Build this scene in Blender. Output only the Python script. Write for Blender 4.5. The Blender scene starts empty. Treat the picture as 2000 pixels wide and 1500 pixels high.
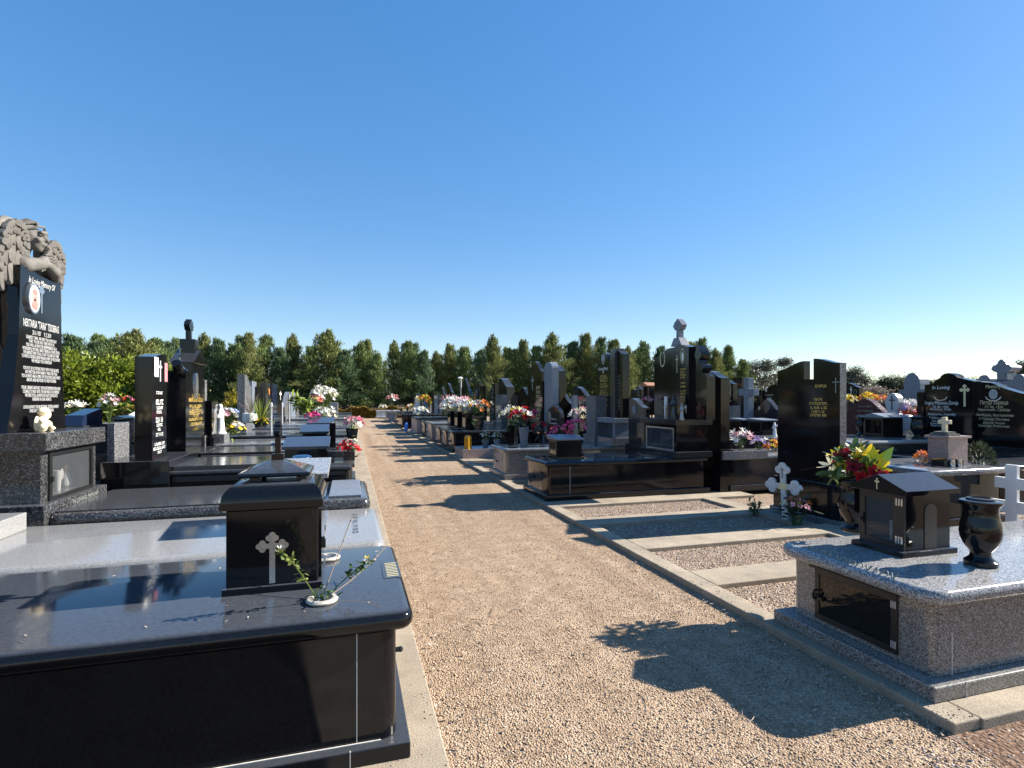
import bpy, bmesh, math, random
import numpy as np
from mathutils import Vector, Matrix
R = math.radians
random.seed(7)
rng = np.random.default_rng(7)
scene = bpy.context.scene
COL = scene.collection

# ------------------------------------------------------------------ camera
EYE = 1.6
FOC = 1060.0            # focal length in photo pixels (photo 2000 wide)
YAW = math.atan(316 / FOC)
cam_data = bpy.data.cameras.new('camera')
cam = bpy.data.objects.new('camera', cam_data)
COL.objects.link(cam)
cam.location = (0, 0, EYE)
cam.rotation_euler = (R(90), 0, -YAW)
cam_data.sensor_width = 36.0
cam_data.lens = 36.0 * FOC / 2000.0
cam_data.shift_y = 32.0 / 2000.0
cam_data.clip_start = 0.05
cam_data.clip_end = 3000
scene.camera = cam

# ------------------------------------------------------------------ light
SUN_EL, SUN_AZ = 32.2, 92.2        # azimuth clockwise from +Y
world = bpy.data.worlds.new('World')
scene.world = world
world.use_nodes = True
wn = world.node_tree
sky = wn.nodes.new('ShaderNodeTexSky')
sky.sky_type = 'NISHITA'
sky.sun_disc = False
sky.sun_elevation = R(SUN_EL)
sky.sun_rotation = R(SUN_AZ)
sky.altitude = 0
sky.air_density = 1.0
sky.dust_density = 0.15
sky.ozone_density = 3.0
bg = wn.nodes['Background']
bg.inputs['Strength'].default_value = 0.142
hs = wn.nodes.new('ShaderNodeHueSaturation'); hs.inputs['Saturation'].default_value = 1.8; hs.inputs['Hue'].default_value = .509; hs.inputs['Value'].default_value = 1.04
gm_ = wn.nodes.new('ShaderNodeGamma'); gm_.inputs[1].default_value = .54
wn.links.new(sky.outputs[0], gm_.inputs['Color']); wn.links.new(gm_.outputs[0], hs.inputs['Color']); wn.links.new(hs.outputs[0], bg.inputs['Color'])
sd = bpy.data.lights.new('sun', 'SUN')
sd.energy = 5.0
sd.angle = R(0.5)
sd.color = (1.0, 0.93, 0.82)
sun = bpy.data.objects.new('sun', sd)
COL.objects.link(sun)
sdir = Vector((math.cos(R(SUN_EL)) * math.sin(R(SUN_AZ)), math.cos(R(SUN_EL)) * math.cos(R(SUN_AZ)), math.sin(R(SUN_EL))))
sun.rotation_euler = (-sdir).to_track_quat('-Z', 'Y').to_euler()
sun.location = (30, -3, 20)
scene.view_settings.view_transform = 'Standard'
scene.view_settings.look = 'None'
scene.view_settings.gamma = 1
scene.view_settings.exposure = 1.4

# ------------------------------------------------------------------ measuring: photo pixel + known plane -> place in the world
FW = (math.sin(YAW), math.cos(YAW)); RT = (math.cos(YAW), -math.sin(YAW))
def ray(u, v):
    a = (u - 1000) / FOC
    return FW[0] + a * RT[0], FW[1] + a * RT[1], -(v - 782) / FOC
def at_z(u, v, z=0.0):
    r = ray(u, v); d = (z - EYE) / r[2]
    return Vector((r[0] * d, r[1] * d, z))
def at_x(u, v, X):
    r = ray(u, v); d = X / r[0]
    return Vector((X, r[1] * d, EYE + r[2] * d))
def at_y(u, v, Y):
    r = ray(u, v); d = Y / r[1]
    return Vector((r[0] * d, Y, EYE + r[2] * d))

# ------------------------------------------------------------------ materials
MATS = {}
def new_mat(name):
    m = bpy.data.materials.new(name); m.use_nodes = True
    nt = m.node_tree
    return m, nt, nt.nodes['Principled BSDF']
def ramp(nt, stops, interp='LINEAR'):
    r = nt.nodes.new('ShaderNodeValToRGB')
    cr = r.color_ramp; cr.interpolation = interp
    while len(cr.elements) < len(stops): cr.elements.new(0.5)
    for e, (p, c) in zip(cr.elements, stops):
        e.position = p; e.color = (c[0], c[1], c[2], 1)
    return r
def coords(nt):
    return nt.nodes.new('ShaderNodeTexCoord').outputs['Object']
def noise(nt, co, scale, detail=3, rough=.5):
    n = nt.nodes.new('ShaderNodeTexNoise'); n.inputs['Scale'].default_value = scale
    n.inputs['Detail'].default_value = detail; n.inputs['Roughness'].default_value = rough
    nt.links.new(co, n.inputs['Vector']); return n
def voro(nt, co, scale, feature='F1'):
    n = nt.nodes.new('ShaderNodeTexVoronoi'); n.inputs['Scale'].default_value = scale; n.feature = feature
    nt.links.new(co, n.inputs['Vector']); return n
def mixc(nt, fac, a, b, mode='MIX'):
    m = nt.nodes.new('ShaderNodeMix'); m.data_type = 'RGBA'; m.blend_type = mode
    if isinstance(fac, (int, float)): m.inputs[0].default_value = fac
    else: nt.links.new(fac, m.inputs[0])
    for i, x in ((6, a), (7, b)):
        if isinstance(x, tuple): m.inputs[i].default_value = (*x, 1)
        else: nt.links.new(x, m.inputs[i])
    return m.outputs[2]
def bump(nt, b, h, strength, dist):
    n = nt.nodes.new('ShaderNodeBump'); n.inputs['Strength'].default_value = strength; n.inputs['Distance'].default_value = dist
    nt.links.new(h, n.inputs['Height']); nt.links.new(n.outputs[0], b.inputs['Normal'])
def granite(name, stops, scale=140, rough=.12, dust=.04, dust_sky_col=(.27, .275, .285), spec=.5, top=.17, coat=0):
    m, nt, b = new_mat(name)
    co = coords(nt)
    v = voro(nt, co, scale)
    sp = nt.nodes.new('ShaderNodeSeparateColor'); nt.links.new(v.outputs['Color'], sp.inputs[0])
    n2 = noise(nt, co, scale * .45, 2)
    add = nt.nodes.new('ShaderNodeMath'); add.operation = 'MULTIPLY_ADD'
    nt.links.new(sp.outputs[0], add.inputs[0]); add.inputs[1].default_value = .54
    ml = nt.nodes.new('ShaderNodeMath'); ml.operation = 'MULTIPLY'; ml.inputs[1].default_value = .38
    nt.links.new(n2.outputs['Fac'], ml.inputs[0]); nt.links.new(ml.outputs[0], add.inputs[2])
    r = ramp(nt, stops); nt.links.new(add.outputs[0], r.inputs[0])
    big = noise(nt, co, 3.1, 5, .65)
    dr = ramp(nt, [(.42, (0, 0, 0)), (.75, (dust, dust, dust))]); nt.links.new(big.outputs['Fac'], dr.inputs[0])
    c = mixc(nt, dr.outputs[0], r.outputs[0], dust_sky_col)
    # settled dust on upward faces; tint and amount also paint in reflected sky
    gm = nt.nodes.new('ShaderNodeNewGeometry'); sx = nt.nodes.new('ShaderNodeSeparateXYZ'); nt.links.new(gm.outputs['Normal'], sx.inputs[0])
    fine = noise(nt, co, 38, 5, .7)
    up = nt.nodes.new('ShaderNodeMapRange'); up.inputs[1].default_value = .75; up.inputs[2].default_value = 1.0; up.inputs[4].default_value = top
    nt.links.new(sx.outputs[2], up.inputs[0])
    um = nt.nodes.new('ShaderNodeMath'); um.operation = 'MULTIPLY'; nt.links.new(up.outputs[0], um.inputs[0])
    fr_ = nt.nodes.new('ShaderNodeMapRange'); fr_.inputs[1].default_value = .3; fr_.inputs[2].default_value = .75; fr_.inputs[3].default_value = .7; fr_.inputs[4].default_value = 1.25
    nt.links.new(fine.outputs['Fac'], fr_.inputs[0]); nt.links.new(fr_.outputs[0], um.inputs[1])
    c = mixc(nt, um.outputs[0], c, dust_sky_col)
    nt.links.new(c, b.inputs['Base Color'])
    rr = nt.nodes.new('ShaderNodeMapRange'); rr.inputs[1].default_value = .3; rr.inputs[2].default_value = .8
    rr.inputs[3].default_value = rough; rr.inputs[4].default_value = rough + .1
    nt.links.new(big.outputs['Fac'], rr.inputs[0]); nt.links.new(rr.outputs[0], b.inputs['Roughness'])
    b.inputs['Specular IOR Level'].default_value = spec
    b.inputs['Coat Weight'].default_value = coat; b.inputs['Coat IOR'].default_value = 1.7; b.inputs['Coat Roughness'].default_value = .03
    MATS[name] = m; return m
def plain(name, c, rough=.5, metal=0, var=.15, scale=40, bmp=0, spec=.5):
    m, nt, b = new_mat(name)
    co = coords(nt); n = noise(nt, co, scale, 4, .6)
    lo = tuple(x * (1 - var) for x in c); hi = tuple(min(1, x * (1 + var)) for x in c)
    r = ramp(nt, [(.3, lo), (.7, hi)]); nt.links.new(n.outputs['Fac'], r.inputs[0])
    nt.links.new(r.outputs[0], b.inputs['Base Color'])
    b.inputs['Roughness'].default_value = rough; b.inputs['Metallic'].default_value = metal
    b.inputs['Specular IOR Level'].default_value = spec
    if bmp: bump(nt, b, n.outputs['Fac'], 1, bmp)
    MATS[name] = m; return m
def leafmat(name, lo, hi, scale=1.2, trans=.25, rough=.55):
    m, nt, b = new_mat(name)
    co = coords(nt); n = noise(nt, co, scale, 4, .7)
    g = nt.nodes.new('ShaderNodeNewGeometry')
    ad = nt.nodes.new('ShaderNodeMath'); ad.operation = 'MULTIPLY_ADD'; ad.inputs[1].default_value = .5
    nt.links.new(g.outputs['Random Per Island'], ad.inputs[0])
    ml = nt.nodes.new('ShaderNodeMath'); ml.operation = 'MULTIPLY'; ml.inputs[1].default_value = .6
    nt.links.new(n.outputs['Fac'], ml.inputs[0]); nt.links.new(ml.outputs[0], ad.inputs[2])
    r = ramp(nt, [(.25, lo), (.8, hi)]); nt.links.new(ad.outputs[0], r.inputs[0])
    nt.links.new(r.outputs[0], b.inputs['Base Color'])
    b.inputs['Roughness'].default_value = rough; b.inputs['Specular IOR Level'].default_value = .3
    if trans:
        t = nt.nodes.new('ShaderNodeBsdfTranslucent'); nt.links.new(r.outputs[0], t.inputs[0])
        mx = nt.nodes.new('ShaderNodeMixShader'); mx.inputs[0].default_value = trans
        nt.links.new(b.outputs[0], mx.inputs[1]); nt.links.new(t.outputs[0], mx.inputs[2])
        nt.links.new(mx.outputs[0], nt.nodes['Material Output'].inputs['Surface'])
    MATS[name] = m; return m

granite('black', [(.25, (.004, .004, .005)), (.7, (.007, .007, .008)), (.95, (.022, .022, .024))], 220, .045, .01, dust_sky_col=(.2, .225, .27), spec=.4, top=.23)
granite('blackgrey', [(.2, (.012, .012, .013)), (.6, (.025, .025, .027)), (.92, (.08, .08, .08))], 170, .09, .02, dust_sky_col=(.22, .24, .27))
granite('darkgran', [(.25, (.012, .012, .014)), (.55, (.035, .036, .038)), (.8, (.16, .16, .16))], 130, .08, .05)
granite('midgran', [(.22, (.04, .042, .047)), (.5, (.13, .135, .145)), (.8, (.34, .34, .35))], 130, .1, .06)
granite('whitegran', [(.2, (.045, .045, .047)), (.42, (.2, .195, .19)), (.62, (.42, .41, .4)), (.9, (.56, .55, .54))], 190, .13, .06)
granite('pepper', [(.2, (.028, .027, .026)), (.45, (.14, .132, .12)), (.68, (.34, .32, .29)), (.9, (.5, .48, .44))], 210, .2, .06, coat=.25)
granite('satin', [(.3, (.008, .008, .009)), (.8, (.016, .016, .017))], 170, .28, .02, dust_sky_col=(.2, .225, .27), spec=.35)
granite('palegran', [(.12, (.1, .1, .105)), (.35, (.21, .21, .208)), (.8, (.31, .31, .305))], 260, .1, .05)
granite('redgran', [(.2, (.035, .012, .012)), (.6, (.09, .03, .03)), (.9, (.16, .07, .065))], 130, .15, .03)
granite('pinkgran', [(.2, (.2, .13, .11)), (.5, (.38, .28, .25)), (.85, (.5, .4, .37))], 150, .3, .05)
granite('skytint_black', [(.2, (.02, .025, .04)), (.6, (.035, .043, .065)), (.9, (.06, .07, .095))], 150, .12, .03, top=.04)  # black polished lids, blue sky reflection put into the colour
granite('bluegrey', [(.2, (.09, .11, .14)), (.6, (.17, .2, .24)), (.9, (.26, .29, .33))], 90, .35, .06)
plain('sandstone', (.135, .126, .114), .8, var=.22, scale=14, bmp=.004)
plain('cream', (.72, .62, .42), .6, var=.08, scale=30)
plain('whitestone', (.72, .71, .68), .5, var=.1, scale=12)
plain('marble', (.4, .4, .41), .4, var=.12, scale=7)
plain('letterwhite', (.46, .46, .45), .6, var=.1)
plain('whitepaint', (.74, .74, .72), .5, var=.06, scale=9)
plain('paintworn', (.58, .57, .54), .7, var=.22, scale=28, bmp=.001)
plain('whiteletter', (.75, .75, .73), .5, var=.05)
plain('goldletter', (.62, .43, .12), .35, metal=.3, var=.1)
plain('palegold', (.66, .58, .33), .4, metal=.2, var=.1)
plain('silver', (.6, .6, .6), .25, metal=.9, var=.1)
plain('greyletter', (.2, .22, .2), .5, var=.1)
plain('caulk', (.55, .53, .48), .8, var=.15)
plain('metalblack', (.012, .012, .012), .35, var=.3)
plain('chrome', (.55, .58, .6), .12, metal=1, var=.05)
plain('potdark', (.03, .025, .022), .5, var=.2)
plain('terracotta', (.3, .14, .08), .8, var=.2)
plain('plasticgreen', (.02, .06, .03), .4, var=.2)
plain('yellowlamp', (.55, .27, .015), .3, var=.2)
plain('candlered', (.6, .035, .01), .3, var=.15)
plain('candleorange', (.62, .22, .03), .4, var=.2)
plain('paper', (.78, .77, .74), .8, var=.05)
plain('photoprint', (.4, .2, .17), .4, var=.5, scale=25)
plain('flagred', (.55, .2, .22), .5, var=.15)
plain('skin_brown', (.32, .22, .15), .7, var=.3, scale=50)
plain('bark', (.11, .085, .065), .9, var=.4, scale=9, bmp=.01)
plain('barkpale', (.34, .3, .26), .85, var=.35, scale=5)
plain('galv', (.35, .36, .37), .45, metal=.6, var=.15)
plain('lampwhite', (.8, .8, .78), .4, var=.03)
plain('bluecloth', (.03, .08, .35), .7, var=.2)
plain('blueplastic', (.02, .2, .7), .4, var=.1)
plain('ringmetal', (.55, .5, .42), .35, metal=.25, var=.1)
plain('mirror', (.45, .45, .45), .04, metal=1, var=.05)
plain('navyglass', (.012, .02, .05), .05, var=.2)
leafmat('casuarina', (.014, .026, .012), (.24, .32, .10), .5, .22, .7)
leafmat('casuarina_gold', (.018, .026, .010), (.29, .32, .10), .5, .22, .7)
leafmat('casuarina_blue', (.008, .018, .013), (.15, .235, .10), .5, .2, .7)
leafmat('eucalypt', (.035, .045, .03), (.16, .17, .12), .6, .2, .5)
leafmat('darktree', (.01, .018, .011), (.06, .08, .04), .5, .2, .6)
leafmat('brightbush', (.03, .06, .008), (.27, .33, .035), .9, .35, .4)
leafmat('yellowhedge', (.1, .09, .01), (.38, .31, .03), 1.6, .3, .5)
leafmat('orangehedge', (.05, .06, .012), (.42, .25, .045), .9, .3, .5)
leafmat('leafgreen', (.025, .05, .014), (.10, .16, .045), 6, .25, .4)
leafmat('leaflight', (.08, .12, .03), (.3, .36, .1), 8, .3, .45)
leafmat('leafdark', (.012, .022, .012), (.05, .07, .03), 8, .2, .45)
leafmat('leafbronze', (.03, .018, .015), (.1, .06, .045), 8, .15, .45)
leafmat('yuccagreen', (.05, .09, .015), (.3, .36, .06), 6, .25, .4)
leafmat('drytwig', (.16, .12, .09), (.42, .34, .28), 9, .1, .8)
for nm, c in dict(red=(.5, .012, .02), crimson=(.3, .015, .03), pink=(.72, .09, .22), palepink=(.75, .4, .42), white=(.78, .77, .72), cream=(.75, .68, .45),
                  yellow=(.75, .55, .03), orange=(.7, .2, .03), magenta=(.62, .03, .28), lilac=(.45, .32, .6), salmon=(.68, .23, .17), lime=(.62, .68, .02), blue=(.25, .35, .65)).items():
    leafmat('pet_' + nm, tuple(x * .72 for x in c), tuple(min(.9, x * 1.15) for x in c), 25, .25, .5)

def glassy(name, c, rough=.02, alpha=.25):
    m, nt, b = new_mat(name)
    b.inputs['Base Color'].default_value = (*c, 1); b.inputs['Roughness'].default_value = rough
    t = nt.nodes.new('ShaderNodeBsdfTransparent')
    mx = nt.nodes.new('ShaderNodeMixShader'); mx.inputs[0].default_value = alpha
    nt.links.new(t.outputs[0], mx.inputs[1]); nt.links.new(b.outputs[0], mx.inputs[2])
    nt.links.new(mx.outputs[0], nt.nodes['Material Output'].inputs['Surface'])
    MATS[name] = m
glassy('glass', (.1, .11, .12), .02, .3)
glassy('darkglass', (.008, .007, .006), .03, .93)
glassy('wrap', (.7, .72, .05), .2, .88)

def gravel(name, stops, scale, bmpd, patch, tracks=False):
    m, nt, b = new_mat(name)
    co = coords(nt)
    wv = noise(nt, co, scale * .5, 2)
    wm = nt.nodes.new('ShaderNodeVectorMath'); wm.operation = 'MULTIPLY_ADD'
    nt.links.new(wv.outputs['Color'], wm.inputs[0]); wm.inputs[1].default_value = (.012, .012, .012); nt.links.new(co, wm.inputs[2])
    v = voro(nt, wm.outputs[0], scale); v2 = voro(nt, wm.outputs[0], scale * 2.3)
    sp = nt.nodes.new('ShaderNodeSeparateColor'); nt.links.new(v.outputs['Color'], sp.inputs[0])
    sp2 = nt.nodes.new('ShaderNodeSeparateColor'); nt.links.new(v2.outputs['Color'], sp2.inputs[0])
    r = ramp(nt, stops); nt.links.new(sp.outputs[0], r.inputs[0])
    r2 = ramp(nt, stops); nt.links.new(sp2.outputs[1], r2.inputs[0])
    big = noise(nt, co, .9, 6, .7); mid = noise(nt, co, 7, 4, .6)
    c = mixc(nt, .45, r.outputs[0], r2.outputs[0])
    pr_ = ramp(nt, [(.38, (0, 0, 0)), (.68, (.55, .55, .55))]); nt.links.new(big.outputs['Fac'], pr_.inputs[0])
    c = mixc(nt, pr_.outputs[0], c, patch)
    mr = ramp(nt, [(.25, (.66, .63, .6)), (.7, (1.1, 1.1, 1.1))]); nt.links.new(mid.outputs['Fac'], mr.inputs[0])
    c = mixc(nt, 1, c, mr.outputs[0], 'MULTIPLY')
    if tracks:
        mp = nt.nodes.new('ShaderNodeMapping'); mp.inputs['Scale'].default_value = (2.6, .12, 1); nt.links.new(co, mp.inputs[0])
        tn = noise(nt, mp.outputs[0], 1.3, 4, .6); tr = ramp(nt, [(.35, (.8, .77, .74)), (.65, (1.06, 1.06, 1.06))]); nt.links.new(tn.outputs['Fac'], tr.inputs[0])
        c = mixc(nt, 1, c, tr.outputs[0], 'MULTIPLY')
    nt.links.new(c, b.inputs['Base Color'])
    b.inputs['Roughness'].default_value = .9; b.inputs['Specular IOR Level'].default_value = .2
    inv = nt.nodes.new('ShaderNodeMath'); inv.operation = 'SUBTRACT'; inv.inputs[0].default_value = 1; nt.links.new(v.outputs['Distance'], inv.inputs[1])
    a2 = nt.nodes.new('ShaderNodeMath'); a2.operation = 'MULTIPLY_ADD'; a2.inputs[1].default_value = .6
    nt.links.new(sp.outputs[2], a2.inputs[0]); nt.links.new(inv.outputs[0], a2.inputs[2])
    bump(nt, b, a2.outputs[0], 1, bmpd)
    MATS[name] = m; return m
GST = [(.0, (.13, .088, .06)), (.3, (.35, .25, .165)), (.6, (.475, .35, .24)), (.85, (.555, .43, .31)), (1, (.64, .53, .42))]
gravel('gravel', GST, 88, .010, (.43, .31, .205), True)
gravel('gravelbed', [(0, (.1, .07, .055)), (.3, (.25, .175, .12)), (.6, (.36, .265, .19)), (1, (.56, .47, .38))], 55, .014, (.3, .22, .16))
gravel('soil', [(0, (.06, .035, .025)), (.4, (.15, .085, .055)), (.8, (.22, .14, .09)), (1, (.34, .26, .2))], 45, .012, (.17, .095, .06))
gravel('darkground', [(0, (.008, .007, .006)), (.6, (.02, .016, .013)), (1, (.05, .042, .035))], 45, .012, (.016, .013, .011))
gravel('ground', [(0, (.12, .09, .06)), (.4, (.28, .21, .14)), (1, (.45, .36, .26))], 40, .01, (.25, .18, .11))
def concrete(name, c):
    m, nt, b = new_mat(name)
    co = coords(nt)
    a = noise(nt, co, 2.2, 6, .7); f = noise(nt, co, 120, 3)
    r = ramp(nt, [(.3, tuple(x * .62 for x in c)), (.7, tuple(x * 1.15 for x in c))]); nt.links.new(a.outputs['Fac'], r.inputs[0])
    fr = ramp(nt, [(.35, (.75, .73, .7)), (.65, (1.15, 1.15, 1.15))]); nt.links.new(f.outputs['Fac'], fr.inputs[0])
    nt.links.new(mixc(nt, 1, r.outputs[0], fr.outputs[0], 'MULTIPLY'), b.inputs['Base Color'])
    b.inputs['Roughness'].default_value = .85; bump(nt, b, f.outputs['Fac'], .6, .004)
    MATS[name] = m
concrete('concrete', (.33, .275, .205))

# ------------------------------------------------------------------ mesh builder and naming
def put(o, label=None, cat=None, group=None, kind=None):
    if label: o['label'] = label
    if cat: o['category'] = cat
    if group: o['group'] = group
    if kind: o['kind'] = kind
    return o
def thing(name, label, cat, loc, group=None):
    o = bpy.data.objects.new(name, None); COL.objects.link(o)
    o.location = loc; o.empty_display_size = .1
    return put(o, label, cat, group)
def root_loc(p):
    l = Vector((0, 0, 0))
    while p is not None:
        l = l + p.location; p = p.parent
    return l
XA, YA, ZA = Vector((1, 0, 0)), Vector((0, 1, 0)), Vector((0, 0, 1))
class MB:
    def __init__(s): s.v = []; s.f = []; s.m = []; s.cur = 0
    def add(s, vs, fs):
        b = len(s.v); s.v += [tuple(v) for v in vs]; s.f += [tuple(b + i for i in f) for f in fs]; s.m += [s.cur] * len(fs); return s
    def box(s, x0, x1, y0, y1, z0, z1):
        x0, x1 = min(x0, x1), max(x0, x1); y0, y1 = min(y0, y1), max(y0, y1)
        return s.add([(x0, y0, z0), (x1, y0, z0), (x1, y1, z0), (x0, y1, z0), (x0, y0, z1), (x1, y0, z1), (x1, y1, z1), (x0, y1, z1)],
                     [(0, 3, 2, 1), (4, 5, 6, 7), (0, 1, 5, 4), (1, 2, 6, 5), (2, 3, 7, 6), (3, 0, 4, 7)])
    def prism(s, pts, O, ex, ey, depth, ch=0.0):
        """outline pts (counter-clockwise seen from the front) at O; goes back by depth; ch = chamfer of the front edge"""
        O = Vector(O); n = ex.cross(ey); k = len(pts)
        if isinstance(pts, Budded):
            w, h, t, arm, r = pts; cy = h * arm; q = r * .9
            s.prism([(-t / 2, 0), (t / 2, 0), (t / 2, h - r * 1.2), (-t / 2, h - r * 1.2)], O, ex, ey, depth)
            s.prism([(t / 2, cy - t / 2), (w / 2 - r * 1.2, cy - t / 2), (w / 2 - r * 1.2, cy + t / 2), (t / 2, cy + t / 2)], O, ex, ey, depth)
            s.prism([(-w / 2 + r * 1.2, cy - t / 2), (-t / 2, cy - t / 2), (-t / 2, cy + t / 2), (-w / 2 + r * 1.2, cy + t / 2)], O, ex, ey, depth)
            e = depth * .03
            for cx, cyy, dx, dy in ((0, h - r * 1.7, 0, 1), (w / 2 - r * 1.7, cy, 1, 0), (-w / 2 + r * 1.7, cy, -1, 0)):
                for i, (fx, fy) in enumerate(((dx, dy), (-dy, dx), (dy, -dx))):
                    c = (cx + fx * q * .85, cyy + fy * q * .85); d = e * (1 + i)
                    s.prism([(c[0] + r * .8 * math.cos(2 * math.pi * j / 14), c[1] + r * .8 * math.sin(2 * math.pi * j / 14)) for j in range(14)], O + n * d, ex, ey, depth + 2 * d)
            return s
        cx = sum(p[0] for p in pts) / k; cy = sum(p[1] for p in pts) / k
        def ring(off, ins):
            out = []
            for x, y in pts:
                if ins:
                    dx, dy = x - cx, y - cy; l = math.hypot(dx, dy) or 1
                    x -= ins * math.copysign(1, dx) if abs(dx) > ins else 0; y -= ins * math.copysign(1, dy) if abs(dy) > ins else 0
                out.append(O + ex * x + ey * y + n * off)
            return out
        rings = [ring(0, ch), ring(-ch, 0), ring(-depth, 0)] if ch else [ring(0, 0), ring(-depth, 0)]
        vs = [p for r in rings for p in r]; fs = [tuple(range(k))]
        for a in range(len(rings) - 1):
            for i in range(k):
                j = (i + 1) % k; fs.append((a * k + j, a * k + i, (a + 1) * k + i, (a + 1) * k + j))
        fs.append(tuple(reversed(range((len(rings) - 1) * k, len(rings) * k))))
        return s.add(vs, fs)
    def rslab(s, x0, x1, y0, y1, z0, z1, r=.03, rc=.05, seg=4, top_r=None):
        """slab with rounded edges (bullnose) and rounded plan corners"""
        def outline(ins):
            out = []; q = max(rc - ins, .002)
            for cx, cy, a0 in ((x1 - ins - q, y0 + ins + q, -90), (x1 - ins - q, y1 - ins - q, 0), (x0 + ins + q, y1 - ins - q, 90), (x0 + ins + q, y0 + ins + q, 180)):
                for i in range(5):
                    a = R(a0 + 22.5 * i); out.append((cx + q * math.cos(a), cy + q * math.sin(a)))
            return out
        rings = []
        for i in range(seg + 1):
            a = R(90 * i / seg); rings.append((r * (1 - math.sin(a)), z0 + r * (1 - math.cos(a))))
        for i in range(seg + 1):
            a = R(90 * i / seg); rings.append((r * (1 - math.cos(a)), z1 - r * (1 - math.sin(a))))
        vs = []; k = 20
        for ins, z in rings: vs += [(x, y, z) for x, y in outline(ins)]
        fs = [tuple(reversed(range(k)))]
        for a in range(len(rings) - 1):
            for i in range(k):
                j = (i + 1) % k; fs.append((a * k + i, a * k + j, (a + 1) * k + j, (a + 1) * k + i))
        fs.append(tuple(range((len(rings) - 1) * k, len(rings) * k)))
        return s.add(vs, fs)
    def lathe(s, prof, c, seg=24, sq=1.0):
        vs = []; fs = []
        for r, z in prof:
            for i in range(seg):
                a = 2 * math.pi * i / seg; vs.append((c[0] + r * math.cos(a), c[1] + r * math.sin(a) * sq, c[2] + z))
        for a in range(len(prof) - 1):
            for i in range(seg):
                j = (i + 1) % seg; fs.append((a * seg + i, a * seg + j, (a + 1) * seg + j, (a + 1) * seg + i))
        fs.append(tuple(reversed(range(seg)))); fs.append(tuple(range((len(prof) - 1) * seg, len(prof) * seg)))
        return s.add(vs, fs)
    def tube(s, pts, rad, seg=6):
        pts = [Vector(p) for p in pts]; rad = rad if isinstance(rad, (list, tuple)) else [rad] * len(pts)
        vs = []; fs = []
        for i, p in enumerate(pts):
            t = (pts[min(i + 1, len(pts) - 1)] - pts[max(i - 1, 0)]).normalized()
            u = t.cross(ZA) if abs(t.z) < .95 else t.cross(XA)
            u.normalize(); w = t.cross(u)
            for k in range(seg):
                a = 2 * math.pi * k / seg; vs.append(p + (u * math.cos(a) + w * math.sin(a)) * rad[i])
        for a in range(len(pts) - 1):
            for i in range(seg):
                j = (i + 1) % seg; fs.append((a * seg + j, a * seg + i, (a + 1) * seg + i, (a + 1) * seg + j))
        fs.append(tuple(range(seg))); fs.append(tuple(reversed(range((len(pts) - 1) * seg, len(pts) * seg))))
        return s.add(vs, fs)
    def ball(s, c, r, sx=1, sy=1, sz=1, seg=12, rot=None):
        vs = []; fs = []; rows = seg // 2 + 1; c = Vector(c)
        for i in range(rows):
            th = math.pi * i / (rows - 1)
            for k in range(seg):
                a = 2 * math.pi * k / seg
                p = Vector((r * sx * math.sin(th) * math.cos(a), r * sy * math.sin(th) * math.sin(a), r * sz * math.cos(th)))
                if rot: p = rot @ p
                vs.append(c + p)
        for i in range(rows - 1):
            for k in range(seg):
                j = (k + 1) % seg; fs.append((i * seg + k, (i + 1) * seg + k, (i + 1) * seg + j, i * seg + j))
        return s.add(vs, fs)
    def text(s, body, size, O, ex, ey, ext=.0015, align='CENTER', shear=0, sx=1.0):
        cu = bpy.data.curves.new('t', 'FONT'); cu.body = body; cu.size = size; cu.align_x = align; cu.extrude = ext; cu.shear = shear
        cu.resolution_u = 2
        ob = bpy.data.objects.new('t', cu); me = bpy.data.meshes.new_from_object(ob)
        n = ex.cross(ey); O = Vector(O)
        s.add([O + ex * (v.co.x * sx) + ey * v.co.y + n * (v.co.z + .0005) for v in me.vertices], [tuple(p.vertices) for p in me.polygons])
        bpy.data.objects.remove(ob); bpy.data.curves.remove(cu); bpy.data.meshes.remove(me)
        return s
    def glyphs(s, O, ex, ey, w, h, seed=0):
        """a line of letter-sized strokes centred on O, too small in the photo to read"""
        rr = random.Random(seed); x = -w / 2; n = ex.cross(ey); O = Vector(O)
        while x < w / 2 - h * .3:
            lw = h * rr.uniform(.35, .7)
            if rr.random() < .14: x += lw; continue
            for (a, b, c, d) in rr.choice([((0, 0, .3, 1), (.3, .75, 1, 1)), ((0, 0, .3, 1), (.7, 0, 1, 1), (.3, .4, .7, .6)), ((.35, 0, .65, 1),), ((0, 0, 1, .25), (0, .75, 1, 1), (0, .25, .3, .75)), ((0, 0, .3, 1), (.3, 0, 1, .25))]):
                p = [O + ex * (x + lw * q) + ey * (h * t - h / 2) + n * .002 for q, t in ((a, b), (c, b), (c, d), (a, d))]
                s.add(p, [(0, 1, 2, 3)])
            x += lw + h * .16
        return s
    def build(s, name, mats, parent=None, smooth=False, bevel=0, angle=35, label=None, cat=None, group=None, kind=None, seg=2):
        base = root_loc(parent)
        me = bpy.data.meshes.new(name)
        v = np.array(s.v, dtype=np.float64)
        own = parent is None and (label or kind is None)
        loc = Vector((0, 0, 0))
        if parent is None and label:
            loc = Vector(((v[:, 0].min() + v[:, 0].max()) / 2, (v[:, 1].min() + v[:, 1].max()) / 2, v[:, 2].min()))
        off = base if parent is not None else loc
        me.from_pydata((v - np.array(off)).tolist(), [], s.f)
        for m in (mats if isinstance(mats, (list, tuple)) else [mats]): me.materials.append(MATS[m])
        if len(me.materials) > 1: me.polygons.foreach_set('material_index', s.m)
        if smooth:
            me.polygons.foreach_set('use_smooth', [True] * len(me.polygons)); me.set_sharp_from_angle(angle=R(angle))
        me.update()
        o = bpy.data.objects.new(name, me); COL.objects.link(o)
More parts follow.
